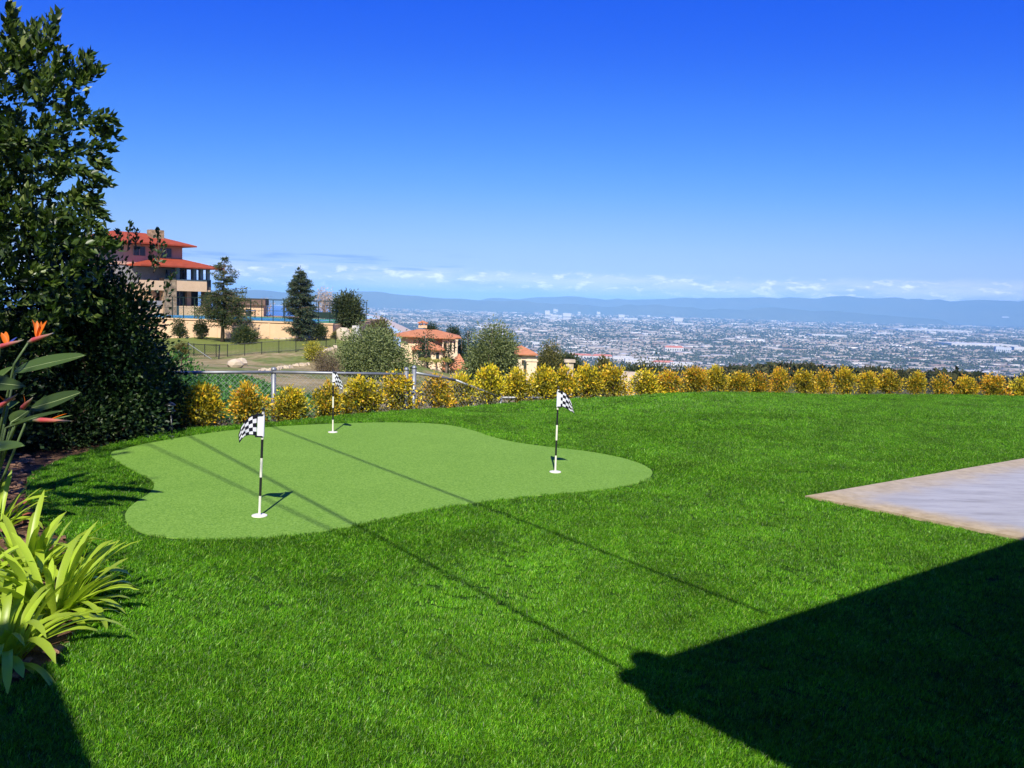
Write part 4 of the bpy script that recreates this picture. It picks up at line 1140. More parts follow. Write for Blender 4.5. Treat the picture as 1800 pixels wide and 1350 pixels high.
# unseen timber post and beam, added to cast the shadow strip at lower left
m_wood = surf('unseen_timber', (.30, .20, .12), (.2, .13, .08), 10, .8, .2, .4, .004)
pa1, pa2 = gnd(58, 1350), gnd(8, 1190); bz = 2.5
dv = (pa2 - pa1).normalized(); b0 = pa1 - dv * 2.2 - Vector((0, bz * k_, 0)); b1 = pa1 + dv * 1.15 - Vector((0, bz * k_, 0))
arb = thing('added_arbor', 'unseen timber arbor beam added behind the photographer to cast the left shadow strip', 'arbor', (b0.x, b0.y, -.05), math.atan2(dv.y, dv.x))
LB = (b1 - b0).length
MB().bx(0, LB, -.09, .09, bz - .05, bz + .2).build('beam', m_wood, arb)
MB().bx(.1, .24, -.07, .07, 0, bz - .052).build('post', m_wood, arb)
# unseen tree shading the hedge; outer lobe added to dapple the bird-of-paradise
mt_ = m_dark2
sh = thing('shade_tree', 'leafy tree beside the house, out of view at the left, shading the hedge', 'tree', (-6.6, .9, -.05))
P, D, cen = crown_points([(0, 0, 6.3, 2.1, 1.9, 2.2), (1.0, .2, 5.6, 1.3, 1.3, 1.5), (-.8, 0, 5.2, 1.4, 1.3, 1.5), (.5, .4, 7.4, 1.4, 1.3, 1.2), (1.35, .3, 6.9, 1.0, 1.0, 1.3), (2.6, -.9, 6.1, .65, .6, .6)], 560, 20, .22, .33, np.random.default_rng(41))
V, F = leaf_arrays(P, D, .17, .10, .2)
link('foliage', mesh_np('foliage', V, F, mt_), sh)
MB().tube([(0, 0, -.2), (.1, 0, 2.5), (0, .1, 6)], [.2, .16, .07], 10).build('trunk', m_bark, sh, True)
# overhead service wires from the house to a pole out of frame at the left; their shadows cross the green
m_rub = surf('black_cable', (.015, .015, .015), None, 20, .6, .3)
PX, PZ = -10.5, 9.0
def shadow_line(p_, q_): return gnd(*p_), gnd(*q_)
pole = thing('utility_pole', 'wooden utility pole out of view at the left carrying the overhead wires', 'pole', (PX, 11.3, -.1))
MB().tube([(0, 0, -.5), (0, 0, 9.4)], [.14, .10], 10).build('shaft', m_wood, pole, True)
MB().bx(-.9, .9, -.06, .06, 8.5, 8.62).build('crossarm', m_wood, pole)
for near, far, z0, rad, lab in (((1350, 1082), (490, 755), 2.95, .012, 'overhead wire casting the upper shadow line across the green'),
                                ((1100, 1180), (375, 790), 2.85, .012, 'overhead wire casting the lower shadow line across the green'),
                                ((620, 950), (300, 800), 4.6, .010, 'thin overhead wire casting the faint shadow line at the left of the green')):
    a, b = gnd(*near), gnd(*far); t = (PX - a.x) / (b.x - a.x); e = a + (b - a) * t
    # the wire rises evenly; each point lies up-sun of its shadow
    n = 24; pts_ = []
    for i in range(n + 1):
        f = i / n; s = a + (e - a) * f; z = z0 + (PZ - z0) * f - .25 * 4 * f * (1 - f) * .3
        pts_.append((s.x, s.y - z * k_, z))
    tag(MB().tube(pts_, rad, 6).build('overhead_wire', m_rub, None, True), lab, 'wire', 'overhead wires')
# ------------------------------------------------------------------ the hillside property beyond the fence
def tilemat(name, a, b, ax=0, sc=2.2):
    m, nt, out = new_mat(name)
    o = N(nt, 'ShaderNodeTexCoord').outputs['Object']
    n_ = tnoise(nt, o, 1.4, 6, .7)
    col = ramp(nt, n_, [(.3, b), (.7, a)])
    w_ = N(nt, 'ShaderNodeTexWave', wave_type='BANDS', bands_direction='X'); nt.links.new(o, w_.inputs[0]); w_.inputs['Scale'].default_value = sc
    principled(nt, out, col, .85, .2, bump(nt, w_.outputs['Fac'], .8, .06))
    return m
m_rtile = tilemat('red_roof_tile', (.46, .090, .040), (.30, .055, .028))
m_otile = tilemat('orange_roof_tile', (.66, .28, .14), (.46, .18, .085))
m_tan = surf('tan_stucco', (.72, .50, .31), (.64, .43, .26), .8, .9, .1, .3, .02)
m_cream2 = surf('cream_stucco', (.78, .62, .42), (.70, .54, .36), .7, .9, .1, .3, .02)
m_rose = surf('rose_stucco', (.62, .40, .30), (.54, .34, .25), .8, .9, .1, .3, .02)
m_cut = surf('rough_stone', (.42, .31, .19), (.17, .12, .08), 2.2, .95, .1, .9, .08, 3.0)
m_dstone = surf('dark_stone', (.16, .13, .11), (.08, .07, .06), 2.2, .95, .1, .9, .08, 3.0)
m_glass = surf('window_glass', (.03, .04, .055), (.02, .03, .04), .6, .12, .6, .0, .01)
m_wframe = surf('grey_window_frame', (.32, .30, .29), None, 3, .6, .3, .1, .004)
m_dgreen = surf('green_fence_steel', (.012, .030, .022), None, 3, .5, .4, .05, .002)
m_blackst = surf('black_fence_steel', (.016, .018, .018), None, 3, .5, .4, .05, .002)
COURT = -1.6
hb_ = at(303, 551, 118)
hill_house = thing('hillside_house', 'multi-storey house with red tile roofs and stone pillar up on the left hill', 'house', (hb_.x, 118, COURT), R(48))
hh = hill_house
def part(name, mat, parent, x0, x1, y0, y1, z0, z1): return MB().bx(x0, x1, y0, y1, z0, z1).build(name, mat, parent)
part('base_wall', m_tan, hh, -9, 4.9, -1.0, .6, -1.2, 1.25)
part('ground_floor', m_dstone, hh, -9, 4.6, 1.6, 9.5, -1, 3.5)
part('pier', m_dstone, hh, 4.3, 5.2, -1.0, .2, -1, 5.0)
part('pier', m_rose, hh, 2.6, 3.2, .9, 1.5, 1.25, 3.4)
for u0, u1 in ((.1, 1.7), (1.75, 3.35), (3.4, 4.55)):
    w_ = part('window', m_glass, hh, u0, u1, 1.48, 1.58, .9, 3.3)
    part('window_frame', m_wframe, w_, u0 - .02, u0 + .07, 1.40, 1.475, .9, 3.3)
part('railing', m_wframe, hh, -4.5, -1.9, -1.15, -1.05, 1.3, 1.9)
part('left_wing', m_tan, hh, -9, -1.9, .7, 9, -1, 4.0)
part('floor_slab', m_tan, hh, -3, 5.0, -1.25, 1.5, 3.3, 3.52)
part('stone_pillar', m_cut, hh, -1.85, -.15, -1.55, -.1, -1, 5.0)
part('parapet', m_tan, hh, -.1, 4.3, -1.5, -1.25, 3.3, 4.9)
part('parapet', m_tan, hh, 4.05, 4.3, -1.245, 1.4, 3.3, 4.9)
part('parapet', m_tan, hh, 4.35, 5.6, .2, .45, 3.9, 4.9)
part('parapet', m_tan, hh, -5.2, -1.9, -1.5, -1.25, 3.3, 4.6)
part('middle_wall', m_wframe, hh, -7, 2.6, .9, 7, 3.55, 6.42)
for u0, u1 in ((-.6, .9), (1.2, 2.4)):
    w_ = part('window', m_glass, hh, u0, u1, .82, .895, 4.9, 6.2)
    for u in (u0, (u0 + u1) / 2, u1): part('window_frame', m_wframe, w_, u - .05, u + .05, .76, .815, 4.9, 6.2)
for u in (.3, 2.75, 3.75, 4.75): part('column', m_wframe, hh, u - .22, u + .22, -1.15, -.75, 4.905, 6.42)
part('column', m_wframe, hh, 4.45, 4.85, .8, 1.2, 4.905, 6.42)
part('column', m_wframe, hh, 4.45, 4.85, 2.9, 3.4, 3.5, 6.42)
MB().hip(-5.5, 6.2, -2.7, 5.6, 6.44, 1.15, .18).build('roof', m_rtile, hh)
part('upper_wall', m_rose, hh, -8.5, 2.3, 1.6, 8.4, 6.6, 9.42)
for u0, u1 in ((-.9, .7), (-4.6, -3.0)):
    w_ = part('window', m_glass, hh, u0, u1, 1.52, 1.595, 7.9, 9.1)
    for u in (u0, (u0 + u1) / 2, u1): part('window_frame', m_wframe, w_, u - .05, u + .05, 1.46, 1.515, 7.9, 9.1)
rf = MB().hip(-11, 3.6, -.1, 10, 9.44, 1.55, .18).build('roof', m_rtile, hh)
part('chimney', m_cut, hh, -1.6, .2, 2.6, 4.0, 9.6, 11.6)
# tennis court on its retaining wall
wl0, wl1 = at(286, 562, 103), at(585, 562, 101.5)
wd = (wl1 - wl0); wang = math.atan2(wd.y, wd.x); WL = Vector((wd.x, wd.y, 0)).length
wall = thing('retaining_wall', 'tan stucco retaining wall with a ledge holding up the tennis court', 'wall', (wl0.x, wl0.y, COURT), wang)
part('wall_face', m_tan, wall, -16, WL, 0, .35, -4.5, -.14)
part('wall_return', m_tan, wall, WL - .35, WL - .002, .36, 19.2, -4.5, -.14)
part('wall_return', m_tan, wall, -16, -15.65, .36, 30, -4.5, -.14)
part('coping', m_tan, wall, -16.05, WL + .08, -.12, .5, -.135, .02)
for t in (.32, .47, .63, .79, .93): part('pilaster', m_tan, wall, WL * t - .09, WL * t + .09, -.06, -.003, -4.5, -.14)
def wpt(u, v, z=0.0):
    c, s = math.cos(wang), math.sin(wang); return Vector((wl0.x + u * c - v * s, wl0.y + u * s + v * c, COURT + z))
m_courtb = surf('court_blue', (.035, .20, .36), (.03, .17, .31), .6, .8, .2, .05, .01)
m_courtg = surf('court_green', (.05, .24, .14), (.04, .20, .12), .6, .8, .2, .05, .01)
m_line = surf('court_line', (.75, .77, .75), None, 3, .8, .2, .0, .01)
prism('court_terrace', [wpt(-15.6, .4), wpt(WL - .4, .4), wpt(WL - .4, 30), wpt(-15.6, 30)], COURT - 3.5, COURT - .06, m_cut)
prism('tennis_court', [wpt(-12, .5), wpt(WL - .4, .5), wpt(WL - .4, 19), wpt(-12, 19)], COURT - .05, COURT + .002, m_courtg)
prism('court_playing_area', [wpt(-8, 3), wpt(WL - 3.5, 3), wpt(WL - 3.5, 13.5), wpt(-8, 13.5)], COURT - .03, COURT + .008, m_courtb)
for k, (u0, u1, v0, v1) in enumerate(((-8, WL - 3.5, 3, 3.12), (-8, WL - 3.5, 13.38, 13.5), (WL - 3.62, WL - 3.5, 3.13, 13.37))):
    prism('court_line', [wpt(u0, v0), wpt(u1, v0), wpt(u1, v1), wpt(u0, v1)], COURT - .02, COURT + .013, m_line)
net = thing('tennis_net', 'tennis net with white band across the court below the house', 'net', wpt(WL * .30, 3.2), wang)
part('post', m_dgreen, net, -.05, .05, -.05, .05, 0, 1.1); part('post', m_dgreen, net, -.05, .05, 10.2, 10.3, 0, 1.1)
part('band', m_line, net, -.03, .03, .06, 10.19, .92, 1.02)
V, F = wire_mesh((0, .06, 0), (0, 10.2, 0), .92, .92, .05, .05, .12, .008)
link('netting', mesh_np('netting', V, F, m_blackst), net)['kind'] = 'stuff'
cf = thing('court_fence', 'tall dark green wire fence round the tennis court', 'fence', wpt(0, .45), wang)
def cf_bar(a, b, r_, nm): MB().tube([a, b], r_, 6).build(nm, m_dgreen, cf)
CH = 2.55
us = [u for u in np.linspace(1.0, WL - .5, 15)]
for u in us: cf_bar((u, 0, 0), (u, 0, CH), .055, 'post')
cf_bar((0, 0, CH), (WL - .5, 0, CH), .035, 'rail'); cf_bar((0, 0, CH * .5), (WL - .5, 0, CH * .5), .02, 'rail')
for v_ in (2.6, 5.2, 7.8, 10.5, 14, 18): cf_bar((WL - .5, v_, 0), (WL - .5, v_, CH), .055, 'post')
cf_bar((WL - .5, 0, CH), (WL - .5, 18, CH), .035, 'rail'); cf_bar((-12, 18, CH), (WL - .5, 18, CH), .035, 'rail')
for u in np.linspace(-8, WL - 3, 12): cf_bar((u, 18, 0), (u, 18, CH), .05, 'post')
part('windscreen', m_dgreen, cf, WL * .56, WL - .6, 17.9, 17.96, .1, .95)
Vs, Fs, nb = [], [], 0
for a, b in (((0, 0, 0), (WL - .5, 0, 0)), ((WL - .5, 0, 0), (WL - .5, 18, 0))):
    V, F = wire_mesh(a, b, CH, CH, .02, .02, .16, .0045); Vs.append(V); Fs.append(F + nb); nb += len(V)
link('wire_mesh', mesh_np('wire_mesh', np.concatenate(Vs), np.concatenate(Fs), m_dgreen), cf)['kind'] = 'stuff'
ph = at(452, 551, 126)
hut = thing('pool_house', 'small tan hut with a flat brown roof behind the tennis court', 'hut', (ph.x, 126, COURT), R(10))
part('wall', m_tan, hut, -3.4, .9, 0, 4, -.4, 1.55); part('roof', surf('brown_shingle', (.20, .13, .10), (.14, .09, .07), 2, .9), hut, -3.8, 1.2, -.4, 4.4, 1.56, 2.5)
part('doorway', m_glass, hut, -1.6, -1.0, -.05, -.004, -.4, 1.0)
# slim black iron fence along the slope
ifp = [at(*p) for p in ((322, 633, 87), (360, 631.5, 86.5), (400, 628, 86), (460, 623, 87), (520, 618, 88), (556, 613, 89), (590, 608, 91))]
irf = thing('iron_fence', 'low black iron fence on the slope below the retaining wall', 'fence', ifp[0])
FH = 1.25
pl = [Vector((p.x, p.y, tz1(p.x, p.y))) - ifp[0] for p in ifp]
seg = []
for a, b in zip(pl[:-1], pl[1:]):
    n = max(2, int((b - a).length / 1.9))
    for k in range(n): seg.append(a + (b - a) * (k / n))
seg.append(pl[-1])
for q in seg: MB().tube([q - Vector((0, 0, .2)), q + Vector((0, 0, FH + .06))], .045, 6).build('post', m_blackst, irf)
mbp = MB()
for a, b in zip(seg[:-1], seg[1:]):
    for h_ in (FH, .22): MB().tube([a + Vector((0, 0, h_)), b + Vector((0, 0, h_))], .024, 5).build('rail', m_blackst, irf)
    n = 13
    for k in range(1, n): 
        q = a + (b - a) * (k / n); mbp.tube([q + Vector((0, 0, .1)), q + Vector((0, 0, FH))], .010, 4, False)
mbp.build('pickets', m_blackst, irf)['kind'] = 'stuff'
# second stretch and gate at the left end of it, plain wire fence lower down
ig = at(331, 634, 84)
gate = thing('iron_gate', 'dark gate panel with a pale brace at the left end of the iron fence', 'gate', (ig.x, 84, tz1(ig.x, 84)))
MB().tube([(0, 0, -.2), (0, 0, 1.7)], .06, 6).build('post', m_blackst, gate); MB().tube([(3.0, 0, -.2), (3.0, .3, 1.5)], .06, 6).build('post', m_blackst, gate)
MB().tube([(0, 0, 1.5), (3, .3, 1.4)], .03, 6).build('rail', m_blackst, gate)
MB().tube([(.05, -.05, 1.5), (2.4, .1, -.05)], .035, 6).build('brace', m_galv, gate)
V, F = wire_mesh((0, 0, 0), (3, .3, 0), 1.5, 1.4, 0, 0, .12, .008); link('wire_mesh', mesh_np('wire_mesh', V, F, m_blackst), gate)['kind'] = 'stuff'
# boulders and stones on the field
def on(px, py, d, dz=0.0): v = at(px, py, d); return Vector((v.x, d, tz1(v.x, d) + dz))
def march(px, py, lo=14.0, hi=300.0):
    """where the sight line through this pixel meets the near ground"""
    v = ray(px, py); ds = np.geomspace(lo, hi, 500); X_ = v.x / v.y * ds; g_ = CAMZ + v.z / v.y * ds - tz(X_, ds)
    k = int(np.argmax(g_ < 0)) if (g_ < 0).any() else len(ds) - 1
    return Vector((X_[k], ds[k], tz1(X_[k], ds[k])))
for k, (px, py, s, lab) in enumerate(((414, 646, (.62, .5, .42), 'larger pale boulder of the pair on the dry field'), (425, 643, (.45, .4, .46), 'upper pale boulder of the pair on the dry field'))):
    g = march(px, py); q = g.y / 60; stone('boulder', lab, 'boulder', g + Vector((0, 0, .2 * q)), tuple(a * q for a in s), m_lime, 60 + k, 'pale boulders on the dry field')
q = on(603, 592, 101, .5); stone('boulder', 'large pale boulder beside the white wall end', 'boulder', q, (1.0, .9, 1.3), m_lime, 66)
mb = MB(); r8 = random.Random(8)
for (x0, y0, x1, y1, n) in ((455, 653, 545, 641, 70), (420, 640, 430, 638, 6), (560, 622, 590, 612, 14), (482, 596, 520, 594, 16)):
    for k in range(n):
        t = r8.random(); g = march(x0 + (x1 - x0) * t, y0 + (y1 - y0) * t + r8.uniform(-1.5, 1.5)); s = r8.uniform(.08, .26) * g.y / 60
        mb.box((g.x, g.y, g.z + s * .2), (s * 1.4, s, s * .8), r8.random() * 3, .7)
tag(mb.build('field_stones', m_lime), kind='stuff')
# white wall end and blue gate by the round tree
wp = on(620, 601, 103)
wend = thing('garden_wall', 'sloping white wall end beside the pale boulder', 'wall', (wp.x, 103, wp.z - .4), R(60))
MB().add([(0, 0, 0), (.4, 0, 0), (.4, 3, 0), (0, 3, 0), (0, 0, 2.1), (.4, 0, 2.1), (.4, 3, 1.0), (0, 3, 1.0)], [(0, 3, 2, 1), (4, 5, 6, 7), (0, 1, 5, 4), (1, 2, 6, 5), (2, 3, 7, 6), (3, 0, 4, 7)]).build('wall_panel', m_cream2, wend)
part('pillar', surf('white_render', (.74, .72, .66), None, 3, .9), wend, -.15, .55, -.7, -.01, 0, 2.25)
gf = thing('wire_fence_end', 'thin dark posts of a wire fence against the sea', 'fence', (at(634, 600, 104).x, 104, wp.z - .2), 0)
for k in range(4): MB().tube([(k * .85, 0, -.2), (k * .85, 0, 1.9)], .04, 5).build('post', m_blackst, gf)
MB().tube([(0, 0, 1.85), (2.6, 0, 1.85)], .03, 5).build('rail', m_blackst, gf)

# ------------------------------------------------------------------ trees on the slope
def conifer(label, base, H, prof, mat, seed, n_br, group='tall conifers below the retaining wall', dens=64, lean=0.0):
    r = np.random.default_rng(seed)
    root = thing('conifer_tree', label, 'tree', base, 0, group)
    MB().tube([(0, 0, -.3), (lean * .3, 0, H * .35), (lean, 0, H * .97)], [H * .021 + .05, H * .014, .02], 8).build('trunk', m_bark2, root, True)
    P, D = [], []; mb = MB()
    hs = [p[0] for p in prof]; ws = [p[1] for p in prof]; dn = [p[2] for p in prof]
    for k in range(n_br):
        while True:
            f = r.uniform(hs[0], hs[-1])
            if r.random() < np.interp(f, hs, dn): break
        w_ = np.interp(f, hs, ws) * r.uniform(.6, 1.12); a = r.random() * 6.283
        z = f * H; L = max(w_, .15); up = r.uniform(-.05, .35)
        c = np.array([lean * f, 0, z]); tip = c + np.array([math.cos(a) * L, math.sin(a) * L, L * up - .12 * L * L / 2])
        mb.tube([tuple(c), tuple(c + (tip - c) * .6 + [0, 0, .05 * L]), tuple(tip)], [.045, .025, .008], 4, False)
        m = int(dens * (.4 + L / 2)); t = r.random(m) ** .7
        p = c + np.outer(t, tip - c) + r.normal(size=(m, 3)) * np.array([.16, .16, .10]) * (.35 + .25 * L)
        P.append(p); d = unit(tip - c) * .8 + r.normal(size=(m, 3)) * .6; d[:, 2] -= .1; D.append(d)
    mb.build('branch_set', m_bark2, root)['kind'] = 'stuff'
    P, D = np.concatenate(P), np.concatenate(D)
    V, F = leaf_arrays(P, D, r.uniform(.16, .34, len(P)), r.uniform(.05, .10, len(P)), .1, r)
    link('foliage', mesh_np('foliage', V, F, mat), root)
    return root
m_bark2 = surf('grey_bark', (.24, .18, .13), (.13, .095, .07), 3, .95, .1, .6, .03)
m_con1 = leafmat('cedar_needles', [(0, (.020, .045, .018)), (.5, (.042, .072, .024)), (.85, (.10, .115, .03)), (1, (.17, .16, .05))], .7, .2, .15, (1.1, 1.2, .6), .1)
m_con2 = leafmat('spruce_needles', [(0, (.020, .046, .028)), (.5, (.042, .075, .042)), (1, (.12, .13, .06))], .7, .2, .15, (1.1, 1.2, .6), .1)
c1b = on(391, 598, 96); H1 = at(395, 447, 96).z - c1b.z
conifer('conifer with a bare upper trunk and wide flat lower crown before the court', c1b, H1,
        [(.16, 2.0, .5), (.28, 3.0, 1), (.45, 3.4, 1), (.58, 2.6, .9), (.62, .9, .16), (.68, 1.4, .16), (.74, 1.7, .35), (.84, 1.2, .35), (.93, .5, .25), (1.0, .1, .05)], m_con1, 91, 190, lean=.25)
c2b = on(527, 596, 97); H2 = at(530, 468, 97).z - c2b.z
conifer('dense pyramid conifer standing against the right half of the retaining wall', c2b, H2,
        [(.06, 1.5, .7), (.2, 2.0, 1), (.45, 1.85, 1), (.65, 1.6, 1), (.8, 1.1, 1), (.92, .42, .35), (1.0, .08, .06)], m_con2, 92, 260, dens=70)
def broad(label, base, ells, n_clump, n_per, clump_r, L, mat, seed, name='broadleaf_tree', group=None, trunk=.2, cat='tree', wd=.5, droop=0.0):
    r = np.random.default_rng(seed)
    root = thing(name, label, cat, base, 0, group)
    P, D, cen = crown_points(ells, n_clump, n_per, clump_r, .36, r); D[:, 2] += .2 - droop
    if droop: P[:, 2] -= np.abs(r.normal(size=len(P))) * droop * .5
    V, F = leaf_arrays(P, D, r.uniform(.7, 1.3, len(P)) * L, r.uniform(.8, 1.2, len(P)) * L * wd, .15, r)
    link('foliage', mesh_np('foliage', V, F, mat), root)
    top = max(e[2] for e in ells); mb = MB().tube([(0, 0, -.4), (.05, 0, top * .5), (0, 0, top)], [trunk, trunk * .8, trunk * .3], 8)
    mb.build('trunk', m_bark2, root, True)
    for k in range(7):
        q = cen[r.integers(0, len(cen))]; MB().tube([(0, 0, top * .35), (q[0] * .6, q[1] * .6, (top * .35 + q[2]) / 2), tuple(q)], [trunk * .5, trunk * .3, trunk * .1], 5).build('branch', m_bark2, root, True)
    return root
m_pep = leafmat('pepper_leaf', [(0, (.09, .12, .04)), (.45, (.155, .20, .065)), (.8, (.23, .27, .10)), (1, (.31, .34, .14))], .6, .25, .28, (1.1, 1.3, .6), .1)
m_olv = leafmat('olive_tree_leaf', [(0, (.08, .085, .025)), (.5, (.14, .14, .035)), (1, (.24, .22, .07))], .6, .25, .25, (1.1, 1.2, .6), .1)
m_drk = leafmat('oak_leaf', [(0, (.025, .042, .016)), (.5, (.048, .072, .024)), (1, (.11, .12, .045))], .6, .25, .2, (1.1, 1.3, .6), .12)
m_yel = leafmat('yellow_green_leaf', [(0, (.20, .21, .025)), (.5, (.36, .34, .04)), (1, (.50, .42, .06))], .5, .3, .3, (1.1, 1.2, .5), .1)
m_blo = leafmat('pale_blossom', [(0, (.40, .33, .24)), (.5, (.58, .46, .36)), (1, (.72, .60, .50))], .7, .2, .3, (1.1, 1, .9), .1)
m_dry = leafmat('dry_twig', [(0, (.13, .10, .06)), (.6, (.22, .17, .10)), (1, (.30, .25, .15))], .8, .1, .15, (1.1, 1.0, .8), .1)
def fit(px0, px1, pyt, pyb, d):
    """base point, width and height in metres of something seen in that box at distance d"""
    c = (px0 + px1) / 2; b = at(c, pyb, d); t = at(c, pyt, d); k = d / FPX
    return Vector((b.x, d, b.z)), (px1 - px0) * k, t.z - b.z
def tree_box(label, box, d, mat, seed, n=260, per=20, L=.3, name='broadleaf_tree', group=None, lobes=7, cat='tree', cr=.09, wd=.5, droop=0.0, low=.25):
    b, w_, h = fit(*box, d); r = np.random.default_rng(seed)
    zt = tz1(b.x, d); h += max(0, b.z - zt) ; b.z = min(b.z, zt)
    ells = [(0, 0, h * (.5 + low / 2), w_ * .36, w_ * .34, h * (.5 - low / 2))]
    for k in range(lobes):
        a = 6.283 * k / lobes + r.random(); f = r.uniform(.16, .30); ells.append((math.cos(a) * w_ * .25, math.sin(a) * w_ * .22, h * r.uniform(low + .15, .80), w_ * f * .9, w_ * f * .9, h * f * .72))
    return broad(label, b, ells, n, per, w_ * cr, L, mat, seed, name, group, .02 * h + .03, cat, wd, droop)
tree_box('round dark green tree right of the tennis court, against the sea', (585, 640, 515, 598, 106), 106, m_pep, 101, 300, 20, .30) if False else tree_box('round dark green tree right of the tennis court, against the sea', (585, 640, 515, 598), 106, m_drk, 101, 300, 20, .30)
tree_box('pale blossoming tree behind the court fence, left of the round dark tree', (552, 586, 506, 556), 122, m_blo, 102, 120, 12, .22)
tree_box('second pale blossoming tree, far left behind the pool house roof', (458, 476, 522, 540), 135, m_blo, 112, 40, 10, .25)
tree_box('wide grey-green pepper tree behind the fence, left of the villa', (572, 737, 574, 672), 80, m_pep, 103, 900, 26, .26, lobes=11, cr=.05, droop=.35, low=.0, group='grey-green pepper trees')
tree_box('tall grey-green pepper tree right of the villa roofs', (806, 916, 568, 704), 84, m_pep, 104, 900, 26, .26, lobes=11, cr=.055, droop=.35, low=.0, group='grey-green pepper trees')
tree_box('small light olive tree behind the left pepper tree, at the sea edge', (645, 690, 559, 606), 108, m_olv, 105, 220, 20, .3, low=.1)
tree_box('yellow-green bush on the slope below the conifers', (534, 570, 599, 624), 84, m_yel, 106, 130, 20, .2, name='slope_bush', low=0, cat='bush')
tree_box('grey-brown leafless shrub left of the pepper tree', (545, 600, 622, 660), 70, m_dry, 107, 200, 22, .2, name='dry_shrub', low=0, cat='shrub', wd=.2)
tree_box('green shrub against the retaining wall at its left end', (302, 328, 560, 588), 98.5, m_drk, 108, 130, 20, .18, name='wall_shrub', low=0, cat='shrub', group='shrubs against the retaining wall')
tree_box('second green shrub against the retaining wall, left of the wide conifer', (342, 366, 561, 592), 98, m_drk, 109, 130, 20, .18, name='wall_shrub', low=0, cat='shrub', group='shrubs against the retaining wall')
tree_box('dark rounded bush in the shade right of the pyramid conifer', (548, 575, 570, 600), 98, m_drk, 110, 130, 20, .2, name='wall_shrub', low=0, cat='shrub', group='shrubs against the retaining wall')
tree_box('dark bush at the foot of the wide conifer', (405, 455, 575, 603), 95, m_con1, 114, 200, 20, .2, name='wall_shrub', low=0, cat='shrub', group='shrubs against the retaining wall')
tree_box('olive bush above the pale boulder by the wall end', (583, 600, 580, 602), 101, m_olv, 111, 80, 20, .2, name='slope_bush', low=0, cat='bush')
tree_box('orange-tinged shrub at the foot of the iron gate', (305, 332, 605, 634), 80, m_olv, 113, 120, 20, .18, name='slope_bush', low=0, cat='bush')

# ------------------------------------------------------------------ the villa below the pepper trees
def lb(px, py, d, rz):                                        # a local frame at a pixel
    v = at(px, py, d); return v
VD = 120
vb = at(700, 664, VD)
villa = thing('villa', 'cream villa with orange tile roofs among pepper trees and palms', 'house', (vb.x, VD, vb.z), R(6))
m_ = VD / FPX                                                 # metres per pixel at the villa
def vx(px): return (px - 700) * m_
def vz(py, px=750): return (664 + (px - 700) * .03 - py) * m_
part('main_wall', m_cream2, villa, vx(702), vx(806), 4.0, 14, -3, vz(595.5))
MB().hip(vx(688), vx(811), 3.0, 10, vz(595), vz(577) - vz(595) - .55, .16).build('roof', m_otile, villa)
MB().hip(vx(735), vx(800), 2.0, 8, vz(596), .7, .12).build('roof', m_otile, villa)
cu = part('cupola', m_tan, villa, vx(733), vx(749), 7.2, 8.4, vz(580), vz(574.5))
for u in (735, 741, 747): part('cupola_post', m_tan, cu, vx(u) - .09, vx(u) + .09, 7.25, 7.45, vz(574.4), vz(571))
MB().hip(vx(731), vx(751), 6.9, 8.7, vz(571), .35, .06).build('cupola_roof', m_otile, cu)
part('front_wall', m_cream2, villa, vx(727), vx(778), 0, 3.9, -3, vz(615.5))
MB().hip(vx(722), vx(782), -.7, 4.6, vz(615), vz(602) - vz(615), .14).build('roof', m_otile, villa)
for u0, u1, z0, z1 in ((734.5, 740.5, 618.5, 630), (751, 755, 620, 631), (765.5, 771, 619.5, 631)):
    w_ = part('window', m_glass, villa, vx(u0), vx(u1), -.06, -.003, vz(z1), vz(z0))
    part('window_sill', m_tan, w_, vx(u0) - .08, vx(u1) + .08, -.16, -.065, vz(z1) - .1, vz(z1))
part('side_wall', m_cream2, villa, vx(752), vx(776), -3, -.01, -3, vz(646))
part('garden_wall', m_cream2, villa, vx(690), vx(790), -5, -4.6, -4, vz(661))
# loggia at the right with an arch
def arch_wall(name, mat, parent, x0, x1, y0, y1, z0, z1, ax0, ax1, spring, n=10):
    """wall with a round-headed opening cut through it"""
    mb = MB(); cx = (ax0 + ax1) / 2; r_ = (ax1 - ax0) / 2
    mb.bx(x0, ax0, y0, y1, z0, z1); mb.bx(ax1, x1, y0, y1, z0, z1)
    for k in range(n):
        a0, a1 = math.pi * k / n, math.pi * (k + 1) / n
        xa, xb = cx + r_ * math.cos(a0), cx + r_ * math.cos(a1); za, zb = spring + r_ * math.sin(a0), spring + r_ * math.sin(a1)
        mb.add([(xa, y0, za), (xb, y0, zb), (xb, y0, z1), (xa, y0, z1), (xa, y1, za), (xb, y1, zb), (xb, y1, z1), (xa, y1, z1)],
               [(0, 1, 2, 3), (4, 7, 6, 5), (0, 4, 5, 1), (3, 2, 6, 7)])
    return mb.build(name, mat, parent)
arch_wall('arcade', m_cream2, villa, vx(777), vx(787), 2.6, 3.2, -2, vz(597), vx(779), vx(785), vz(606))
for u in (789, 796, 802.5): part('column', m_cream2, villa, vx(u) - .16, vx(u) + .16, 2.6, 2.9, vz(627), vz(600.5))
part('lintel', m_cream2, villa, vx(787.2), vx(805), 2.5, 3.0, vz(600.4), vz(597))
part('parapet', m_cream2, villa, vx(787.2), vx(805), 2.5, 2.75, vz(632), vz(622))
part('shade_panel', surf('shaded_interior', (.28, .2, .14), None, 3), villa, vx(786), vx(805), 3.85, 3.95, vz(632), vz(600))  # dark panel behind the columns, loggia shade put into its colour
